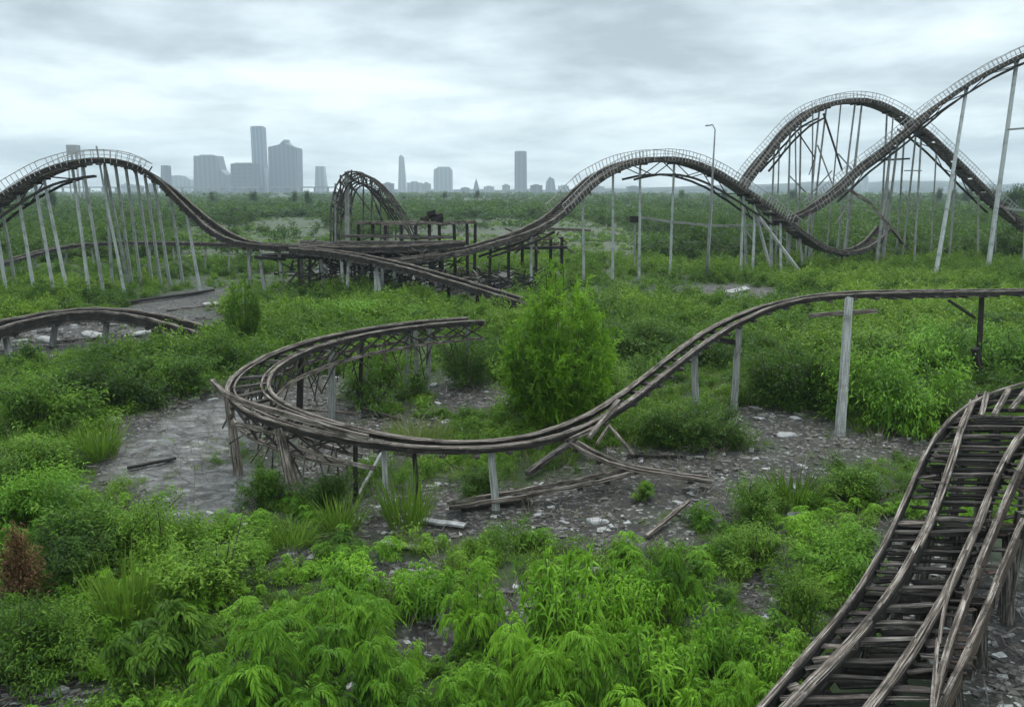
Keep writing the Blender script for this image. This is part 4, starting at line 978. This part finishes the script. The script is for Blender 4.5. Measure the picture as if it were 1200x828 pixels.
PLANTS = [
 ('feather',0,655,508,300,158,'tall feathery bright green shrub standing at the centre behind the curved track'),
 ('bush',0,618,500,400,90,'leafy shoulder bush at the left foot of the tall central shrub'),
 ('bush',1,706,470,400,80,'green bush at the right foot of the tall central shrub'),
 ('sapling',1,287,410,312,46,'upright dark green bush between the left rubble strip and the hairpin'),
 ('bush',1,262,440,378,70,'rounded green bush just left of the hairpin, below the upright dark bush'),
 ('dark',1,830,524,458,90,'dark rounded bush under the climbing track, its right half'),
 ('bush',2,778,520,462,90,'green rounded bush under the climbing track, its left half'),
 ('dark',3,752,420,352,110,'dark bush between the tall central shrub and the climbing track'),
 ('dark',1,700,380,330,90,'bush peeking over the right shoulder of the tall central shrub'),
 ('dark',2,905,470,385,110,'dark green bush right of the climbing track, left of the leaning post'),
 ('bush',0,960,480,392,100,'green bush directly behind the foot of the leaning grey post'),
 ('bright',2,1050,500,395,120,'light green bush right of the leaning grey post'),
 ('dark',3,1105,505,430,90,'dark bush beside the crest of the near track'),
 ('bright',1,1090,440,360,120,'bright bush mass below the level track, left of the dark steel post'),
 ('bright',3,1185,440,368,110,'bright bush right of the dark post at the right edge'),
 ('bush',1,1010,430,372,110,'low bush under the level track behind the leaning post'),
 ('dark',0,880,420,378,80,'dark bush directly below the top bend of the climbing track'),
 ('bush',2,1140,385,352,90,'bush behind the level track near the right edge'),
 ('bush',3,45,505,420,125,'broad mid green bush at the left edge above the grass tufts'),
 ('dark',1,125,478,396,110,'dark bush between the left edge bush and the low track end'),
 ('bush',0,205,462,402,95,'bush at the head of the grey path, under the low track end'),
 ('grass',0,118,538,484,72,'fresh grass tuft growing at the left side of the grey path'),
 ('bush',1,40,562,502,105,'low bush at the left edge, level with the grass tuft by the path'),
 ('bright',2,35,620,535,120,'light green bush low at the left edge above the brown plant'),
 ('bush',2,120,660,560,150,'large green bush left of the foot of the grey path'),
 ('dark',2,85,690,606,120,'dark bush right behind the brown dead plant'),
 ('brown',0,27,712,588,60,'rust-brown dead plant standing at the left edge'),
 ('grass',1,150,738,624,95,'tall pale grass tuft fanning out in front of the left bushes'),
 ('bush',3,195,665,572,100,'green bush jutting onto the foot of the grey path'),
 ('bush',0,255,705,622,140,'wide bush below the grey path, right of the tall grass tuft'),
 ('dark',3,25,790,672,120,'dark low bush in the lower left corner'),
 ('bush',1,85,790,690,110,'small leafed bush beside the lower left mud patch'),
 ('weedm',0,205,790,700,110,'leafy weed between the tall grass tuft and the bright foreground weeds'),
 ('weedm',1,150,815,740,80,'small yellow green weed at the edge of the lower left mud patch'),
 ('bush',2,312,590,530,62,'small bush tucked between the two front hairpin posts'),
 ('dark',0,380,600,545,70,'shaded bush below the front rail right of the thick hairpin post'),
 ('bush',3,440,470,404,85,'bush growing inside the hairpin behind the mud'),
 ('grass',2,478,618,536,85,'tall green grass tuft under the front rail of the hairpin'),
 ('grass',3,400,622,570,80,'grass tuft in front of the thick hairpin post'),
 ('straw',0,490,520,476,115,'yellowish grass dome growing in the middle of the hairpin'),
 ('bush',0,555,585,540,60,'small bush left of the small centre post, behind the fallen rails'),
 ('grass',0,340,640,600,80,'low grass tuft on the right edge of the grey path'),
 ('weedm',2,755,585,562,34,'tiny weed on the mud just below the fallen rails'),
 ('bush',1,872,612,545,75,'round bush at the left end of the right-hand grass patch'),
 ('grass',1,930,590,535,90,'grassy clump in the right-hand patch, left of the leaning post foot'),
 ('bush',2,1000,585,530,90,'green clump below the foot of the leaning grey post'),
 ('bush',3,880,660,605,90,'leafy clump just below the pale grass board'),
 ('bright',0,985,670,608,110,'bright leafy clump beside the left rail of the near track'),
 ('bush',0,940,720,650,80,'leafy clump left of the near track at mid height'),
 ('dark',1,545,452,385,70,'dark bush behind the far end post of the hairpin'),
 ('bush',1,585,440,375,70,'green bush between the far hairpin end and the tall central shrub'),
 ('bright',3,400,378,345,90,'bright low bush on the grass right behind the hairpin'),
 ('straw',0,335,392,362,90,'pale yellow green grass mound above the hairpin bend'),
 ('bright',1,470,372,350,80,'light low bush behind the middle of the far hairpin run'),
]
for p in PLANTS: plant(*p)
# foreground weeds, each told apart by where it grows
FW = [
 (330,870,712,170,'drooping bright weed with hanging fronds, biggest at the bottom left of centre'),
 (245,850,765,110,'low bright weed to the left of the biggest hanging weed'),
 (395,775,680,120,'bright weed standing behind the biggest hanging weed'),
 (440,860,745,120,'bright weed in the bottom row right of the biggest hanging weed'),
 (500,720,655,80,'bright weed at the back row below the white board'),
 (410,700,640,80,'bright weed at the back row left, facing the short buried board'),
 (560,760,665,80,'bright weed left of the tall centre weed'),
 (655,770,628,95,'tallest bright weed of the foreground, at its centre'),
 (600,850,720,120,'bright weed in the bottom row at centre'),
 (680,870,730,150,'dense bright weed at the bottom right of centre'),
 (735,745,655,90,'bright weed right of the tallest foreground weed'),
 (785,730,640,75,'upright bright weed with a pointed top, right of centre'),
 (770,850,720,120,'bright weed in the bottom row below the pointed weed'),
 (850,790,700,90,'bright weed in front of the pointed weed, further right'),
 (860,880,770,110,'bright weed in the bottom row nearest to the near track'),
 (905,830,745,80,'thin bright weed next to the lower left rail of the near track'),
 (530,880,790,110,'low bright weed at the bottom edge left of centre'),
 (380,890,800,100,'low bright weed at the bottom edge under the biggest hanging weed'),
]
for i, (x, b_, t_, w, lab) in enumerate(FW): plant('weed', (0,1,2,3,5,6,1,7,2,0,5,3,6,7,1,5,3,0)[i], x, b_, t_, w, lab)

# ---- trees standing above the scrub on the right and far horizon
def tree(px, top, Y, w, seed, label, group=None):
    q, t_, st = shrub(900+seed, 1, .62, 260, 12, .075, .040, .3, 9, .8, 1)
    root = empty('tree', foot(px, Y), label, 'tree', group); hz = at(px, top, Y).z; wm = w*Y/1000
    q = q*np.array([wm/1.2, wm/1.2, hz*.72])+np.array([0,0,hz*.28]); put('crown', cloud_mesh('crown', q, t_, M['wood_far']), root)
    mb = MB(); b = root.location; mb.pole(b+Vector((0,0,-.3)), b+Vector((0,0,hz*.62)), hz*.03, hz*.016, 7, 3, .1)
    for k in range(5):
        a = k*1.3+seed; mb.pole(b+Vector((0,0,hz*(.3+.05*k))), b+Vector((math.cos(a)*wm*.32, math.sin(a)*wm*.32, hz*(.62+.05*k))), hz*.012, hz*.005, 5)
    mb.build('trunk', M['bark'], root); return root
tree(1186,209,250,26,1,'rounded dark tree at the right edge standing above the horizon')
tree(1160,213,300,20,2,'smaller tree left of the rounded one at the right edge horizon')
tree(1206,206,230,30,3,'tall tree cut by the right edge of the photo')
first = None
for i, (px, top, Y, w) in enumerate([(1135,216,420,16),(1118,218,480,14),(1098,217,460,12),(1040,219,520,12),(985,217,480,14),(930,219,560,12),(868,217,430,12),(850,219,520,10),(800,220,560,12),(560,221,640,10),(520,222,600,10),(362,219,380,10),(345,221,420,12),(300,221,460,12),(250,222,430,10),(60,219,330,16),(25,218,300,18)]):
    lab = 'small dark tree just breaking the line of the far woodland'
    if first is None: first = (tree(px, top, Y, w, 4, lab, 'trees along the far woodland edge'), Y, w, at(px,top,Y).z)
    else:
        sc_ = w*Y/(first[1]*first[2]); hz = at(px,top,Y).z; duplicate(first[0], foot(px,Y), pr.uniform(0,6.2), (sc_, sc_, hz/first[3]))

# ---- uncountable cover
def cam_px(P):
    d = P[:,1]*CT+(H-P[:,2])*ST; return 600+1000*P[:,0]/d
rs = np.random.default_rng(21)
def field(n, y0, y1, marg=.74, pw=1.0):
    u = rs.random(n); Yq = np.sqrt(y0**2+(y1**2-y0**2)*u) if pw == 1 else y0*(y1/y0)**u
    Xq = rs.uniform(-1,1,n)*(Yq*marg+4); return Xq, Yq
def trackfree(Xq, Yq):           # nothing sprouts through the near track's deck
    m_ = np.ones(len(Xq), bool)
    xl = np.array([p.x for p in cl['L1'].p]); yl = np.array([p.y for p in cl['L1'].p]); o = np.argsort(yl)
    xb = np.interp(Yq, yl[o], xl[o]); m_ &= ~((Xq > xb-.3) & (Yq < 23) & (Xq < xb+5))
    return m_
def cover(sc, tmpls, Xq, Yq, s0, s1, keep, zk=(.7,1.2)):
    ok = keep; Xq, Yq = Xq[ok], Yq[ok]; z = gz(Xq, Yq)-.02; n = len(Xq)
    S_ = s0+(s1-s0)*rs.random(n)**1.4; ty = rs.integers(0, len(tmpls), n); yaw = rs.uniform(0,6.28,n)
    P = np.stack([Xq,Yq,z],-1); SZ = S_*rs.uniform(*zk,n)*(.55+.9*fbm(Xq,Yq,.22,1)); tn = fbm(Xq,Yq,.35,3)
    for k, t in enumerate(tmpls):
        m_ = ty == k; sc.add(t, P[m_], S_[m_], yaw[m_], SZ[m_], tn[m_])
# near weeds and grass 9-32 m
Th = [frond(700+i, 4, 5, 12, .46, .17, .045, .45, .8) for i in range(4)]
Ts = [shrub(720+i, 1, .6, 26, 9, .16, .05, .5, 4, .7, 1) for i in range(4)]
Tg = [grass(740+i, 26, 1, .5, .03, .6, 2) for i in range(4)]
Xq, Yq = field(9000, 9.5, 32); bq = bare(Xq,Yq); side = np.clip((-Xq-1)/6, 0, 1)
k = (bq < .30+.2*rs.random(len(Xq))) & trackfree(Xq,Yq)
sel = rs.random(len(Xq))
sc = Scatter(); cover(sc, Th, Xq, Yq, .35, .75, k & (sel < .30) & (Yq < 24)); sc.build('weed_undergrowth', M['leaf_bright'])
sc = Scatter(); cover(sc, Ts, Xq, Yq, .35, .80, k & (sel >= .22) & (sel < .62)); sc.build('leafy_undergrowth', M['leaf_mid'])
sc = Scatter(); cover(sc, Tg, Xq, Yq, .25, .60, k & (sel >= .55))
Xq, Yq = field(9000, 9.5, 34); bq = bare(Xq,Yq); k2 = (bq < .45+.55*rs.random(len(Xq))) & trackfree(Xq,Yq) & (rs.random(len(Xq)) < .75)
cover(sc, Tg, Xq, Yq, .12, .34, k2); sc.build('grass', M['grass'])
Tdry = [grass(840+i, 9, 1, .5, .012, .5, 2) for i in range(3)]
Xq, Yq = field(1600, 9.5, 40); sc = Scatter(); cover(sc, Tdry, Xq, Yq, .6, 1.25, trackfree(Xq,Yq) & (rs.random(len(Xq)) < .7)); sc.build('dry_stalks', M['dry'])
# middle 30-115 m
Xq, Yq = field(15000, 30, 115, .70, 0); bq = bare(Xq,Yq); k = (bq < .3+.25*rs.random(len(Xq)))
fb = fbm(Xq, Yq, .07, 2); right = np.clip((Xq/Yq+.05)/.25, 0, 1)
Tm = [shrub(760+i, 1, .6, 30, 9, .17, .055, .4, 4, .7, 1) for i in range(4)]
tall = (fb+.18*right+rs.normal(size=len(Xq))*.05 > .56) & (Yq > 42)
sc = Scatter(); cover(sc, Tm, Xq, Yq, .9, 2.3, k & tall, (.6,1.0)); sc.build('scrub', M['scrub'])
lowk = k & ~tall
dk = k & (fbm(Xq,Yq,.13,4) > .56) & (rs.random(len(Xq)) < .45) & (Yq > 34)
sc = Scatter(); cover(sc, Tm, Xq, Yq, 1.0, 2.2, dk, (.6,1.0)); sc.build('dark_scrub', M['leaf_dark'])
sc = Scatter(); cover(sc, Tm, Xq, Yq, .45, 1.1, lowk & (rs.random(len(Xq)) < .55), (.5,.9)); sc.build('low_scrub', M['leaf_mid'])
sc = Scatter(); cover(sc, Tg, Xq, Yq, .5, 1.1, lowk & (rs.random(len(Xq)) < .8), (.5,.9))
sc.build('meadow_grass', M['grass'])
# far 110-2000 m
T1 = [shrub(780+i, 1, .6, 34, 8, .11, .075, .2, 6, .9, 1) for i in range(5)]
T2 = [shrub(790+i, 1, .6, 20, 7, .16, .12, .2, 5, .9, 1) for i in range(5)]
T3 = [shrub(800+i, 1, .6, 12, 6, .20, .17, .2, 5, .9, 1) for i in range(5)]
def wooded(Xq, Yq):
    r_ = Xq/Yq; meadow = ((r_ > -.40) & (r_ < -.20) & (Yq < 210)) | ((r_ > -.13) & (r_ < .10) & (Yq < 260) & (Yq > 150))
    return (fbm(Xq,Yq,.018,1)+.12*np.clip((Yq-140)/120,0,1)+.1*(r_ > .15)+.08*(r_ < -.3) > np.where(Yq < 250, .50, .45)) & ~(meadow & (rs.random(len(Xq)) < .93))
sc = Scatter()
Xq, Yq = field(5200, 108, 260, .72, 0); cover(sc, T1, Xq, Yq, 2.0, 5.0, wooded(Xq,Yq), (.7,1.05))
Xq, Yq = field(3800, 240, 620, .72, 0); cover(sc, T2, Xq, Yq, 4.0, 8.0, wooded(Xq,Yq) | (Yq > 380), (.45,.7))
Xq, Yq = field(4200, 600, 2100, .72, 0); cover(sc, T3, Xq, Yq, 8, 16, fbm(Xq,Yq*.5,.008,3) > .36, (.30,.48))
sc.build('woodland', M['wood_far'])
Xq, Yq = field(8000, 105, 300, .72, 0); k = fbm(Xq,Yq,.05,2) > .45
sc = Scatter(); cover(sc, T2, Xq, Yq, 1.0, 2.2, k, (.3,.6)); sc.build('far_meadow', M['scrub'])

# ---- loose rubble, twigs
def chip_template(seed, n=6):
    r = np.random.default_rng(seed); l, w, h = r.uniform(.5,1), r.uniform(.2,.6), r.uniform(.06,.25)
    v = np.array([[x*l/2, y*w/2, z*h] for z in (0,1) for x, y in ((-1,-1),(1,-1),(1,1),(-1,1))])+r.normal(size=(8,3))*.05
    f = [(0,1,5,4),(1,2,6,5),(2,3,7,6),(3,0,4,7),(4,5,6,7)]
    return np.array([[v[i] for i in q] for q in f]), np.full(5, r.random()), None
CT_ = [chip_template(i) for i in range(8)]
def scatter_bare(n, y0, y1, s0, s1, thr=.5, flat=1.0, name='', mat=None, pool=CT_):
    Xq, Yq = field(n, y0, y1, .7, 0); b_ = bare(Xq,Yq); pm_ = ellmask(Xq,Yq,PATH,.2); k = (b_ > thr) & ((pm_ < .3) | (rs.random(n) < .03)) & (fbm(Xq,Yq,.8,4)+rs.normal(size=n)*.1 > .42)
    Xq, Yq = Xq[k], Yq[k]; m_ = len(Xq); P = np.stack([Xq,Yq,gz(Xq,Yq)-.01],-1); S_ = s0+(s1-s0)*rs.random(m_)**3; S_ *= np.clip(Yq/28, .8, 2.2); sc = Scatter(); ty = rs.integers(0,len(pool),m_); yw = rs.uniform(0,6.28,m_); tn = rs.random(m_)
    for q, t in enumerate(pool): mm = ty == q; sc.add(t, P[mm], S_[mm], yw[mm], S_[mm]*flat, tn[mm])
    return sc.build(name, mat)
def chipmat(name, stops):
    m, nt, out = new_mat(name); a = N(nt, 'ShaderNodeAttribute', attribute_name='tint'); c = ramp(nt, a.outputs['Fac'], stops)
    g = N(nt, 'ShaderNodeNewGeometry'); n_ = N(nt, 'ShaderNodeTexNoise', inp={'Scale': 14.0, 'Detail': 4.0}); nt.links.new(g.outputs['Position'], n_.inputs['Vector'])
    v = N(nt, 'ShaderNodeMapRange', inp={1: .3, 2: .7, 3: .5, 4: 1.4}); nt.links.new(n_.outputs[0], v.inputs[0]); c = mixc(nt, 1.0, c, v.outputs[0], 'MULTIPLY')
    b = N(nt, 'ShaderNodeBsdfPrincipled', inp={'Roughness': 0.85}); nt.links.new(c, b.inputs['Base Color']); nt.links.new(b.outputs[0], out.inputs[0]); return m
M['chip'] = chipmat('rubble_chip', [(0.0,(0.02,0.017,0.015)),(0.45,(0.07,0.062,0.055)),(0.75,(0.095,0.087,0.078)),(0.97,(0.16,0.152,0.142)),(1.0,(0.32,0.32,0.31))])
scatter_bare(42000, 11, 60, .05, .42, .40, .8, 'rubble', M['chip'])
M['twig'] = chipmat('dead_twig', [(0.0,(0.02,0.015,0.012)),(0.6,(0.06,0.048,0.04)),(0.95,(0.18,0.16,0.14))])
def twig_template(seed):
    r = np.random.default_rng(seed); n = 5; b = np.stack([r.uniform(-.3,.3,n), r.uniform(-.3,.3,n), r.uniform(.01,.12,n)],1); d = np.stack([r.normal(size=n), r.normal(size=n), r.uniform(-.05,.45,n)],1)
    return leaves(b, d, r.uniform(.5,1.2,n), np.full(n,.05), np.full(n,.1), r, 2), np.repeat(r.random(n), 2), None
scatter_bare(15000, 11, 60, .25, .8, .22, 1.0, 'dead_twigs', M['twig'], [twig_template(i) for i in range(6)])

# ------------------------------------------------------------------ far hills
mb = MB(); rr = []
for i in range(61):
    x = -600+3700*i/60; h_ = 10+34*max(0, math.sin(min(1, max(0,(x-300)/2600))*math.pi))*(.8+.4*mnoise.noise(Vector((x*.003,3,0))))+6*mnoise.noise(Vector((x*.01,0,0)))
    rr.append([Vector((x,3150,-3)), Vector((x,3300,h_)), Vector((x,3450,h_*.8)), Vector((x,3600,-3))])
mb.rings(rr, cap=True); tag(mb.build('hills', M['wood_far'], None, True), kind='structure')

# ------------------------------------------------------------------ haze
x0,x1,y0,y1,z0,z1 = -3350,3350,-140,3750,-6,195
me = bpy.data.meshes.new('haze'); me.from_pydata([(x,y,z) for z in (z0,z1) for x,y in ((x0,y0),(x1,y0),(x1,y1),(x0,y1))], [], [(3,2,1,0),(4,5,6,7),(0,1,5,4),(1,2,6,5),(2,3,7,6),(3,0,4,7)])
m, nt, out = new_mat('haze_air'); v = N(nt, 'ShaderNodeVolumePrincipled', inp={'Density': 0.00021, 'Color': (0.78,0.90,1.0,1), 'Anisotropy': 0.0}); nt.links.new(v.outputs[0], out.inputs['Volume'])
me.materials.append(m); tag(put('haze', me), kind='stuff')

# ------------------------------------------------------------------ sky, sun
w = bpy.data.worlds.new('World'); scene.world = w; w.use_nodes = True; nt = w.node_tree; nt.nodes.clear(); L = nt.links
out = N(nt, 'ShaderNodeOutputWorld'); bg = N(nt, 'ShaderNodeBackground', inp={'Strength': 0.1}); L.new(bg.outputs[0], out.inputs[0])
SUN_EL, SUN_AZ = R(58), R(20)     # azimuth measured from +Y towards +X
sky = N(nt, 'ShaderNodeTexSky', sky_type='NISHITA', sun_disc=False, sun_elevation=SUN_EL, sun_rotation=SUN_AZ)
tc = N(nt, 'ShaderNodeTexCoord'); sx = N(nt, 'ShaderNodeSeparateXYZ'); L.new(tc.outputs['Generated'], sx.inputs[0])
zc = N(nt, 'ShaderNodeMath', operation='MAXIMUM', inp={1: 0.0}); L.new(sx.outputs['Z'], zc.inputs[0])
za = N(nt, 'ShaderNodeMath', operation='ADD', inp={1: 0.15}); L.new(zc.outputs[0], za.inputs[0])
dx = N(nt, 'ShaderNodeMath', operation='DIVIDE'); L.new(sx.outputs['X'], dx.inputs[0]); L.new(za.outputs[0], dx.inputs[1])
dy = N(nt, 'ShaderNodeMath', operation='DIVIDE'); L.new(sx.outputs['Y'], dy.inputs[0]); L.new(za.outputs[0], dy.inputs[1])
cb = N(nt, 'ShaderNodeCombineXYZ'); L.new(dx.outputs[0], cb.inputs[0]); L.new(dy.outputs[0], cb.inputs[1])
mp = N(nt, 'ShaderNodeMapping'); mp.inputs['Scale'].default_value = (0.95,0.95,1); mp.inputs['Location'].default_value = (0.5,6.2,0.4); L.new(cb.outputs[0], mp.inputs[0])
n1 = N(nt, 'ShaderNodeTexNoise', inp={'Scale': 1.0, 'Detail': 8.0, 'Roughness': 0.56, 'Distortion': 0.15}); L.new(mp.outputs[0], n1.inputs['Vector'])
cl_ = ramp(nt, n1.outputs[0], [(0.36,(3.2,3.85,4.2)),(0.44,(4.4,5.15,5.5)),(0.53,(6.0,6.85,7.2)),(0.64,(7.7,8.6,8.9))])
# overcast sky: brighter towards the zenith
gr = N(nt, 'ShaderNodeMapRange', inp={1: 0.22, 2: 1.0, 3: 0.95, 4: 2.0}); L.new(zc.outputs[0], gr.inputs[0])
cm = mixc(nt, 1.0, cl_, gr.outputs[0], 'MULTIPLY')
fin = mixc(nt, 0.93, sky.outputs[0], cm); L.new(fin, bg.inputs[0])
sd = bpy.data.lights.new('sun', 'SUN'); sd.energy = 1.1; sd.angle = R(25); sd.color = (1.0, 0.97, 0.93)
so = bpy.data.objects.new('sun', sd); COL.objects.link(so); so.location = (0,0,260)
dirv = Vector((math.sin(SUN_AZ)*math.cos(SUN_EL), math.cos(SUN_AZ)*math.cos(SUN_EL), math.sin(SUN_EL))); so.rotation_euler = dirv.to_track_quat('Z','Y').to_euler()

# ------------------------------------------------------------------ camera and render
cd = bpy.data.cameras.new('camera'); cam = bpy.data.objects.new('camera', cd); COL.objects.link(cam); scene.camera = cam
cam.location = (0,0,H); cam.rotation_euler = (math.pi/2-T, 0, 0); cd.sensor_width = 36; cd.lens = 30.0; cd.clip_start = .1; cd.clip_end = 9000
scene.view_settings.view_transform = 'Standard'; scene.view_settings.look = 'None'; scene.view_settings.exposure = 0.62; scene.view_settings.gamma = 1.0
c_ = scene.cycles if hasattr(scene, 'cycles') else None
scene.render.engine = 'CYCLES'
scene.cycles.max_bounces = 5; scene.cycles.diffuse_bounces = 2; scene.cycles.glossy_bounces = 1; scene.cycles.transmission_bounces = 3; scene.cycles.volume_bounces = 1
scene.cycles.use_denoising = True
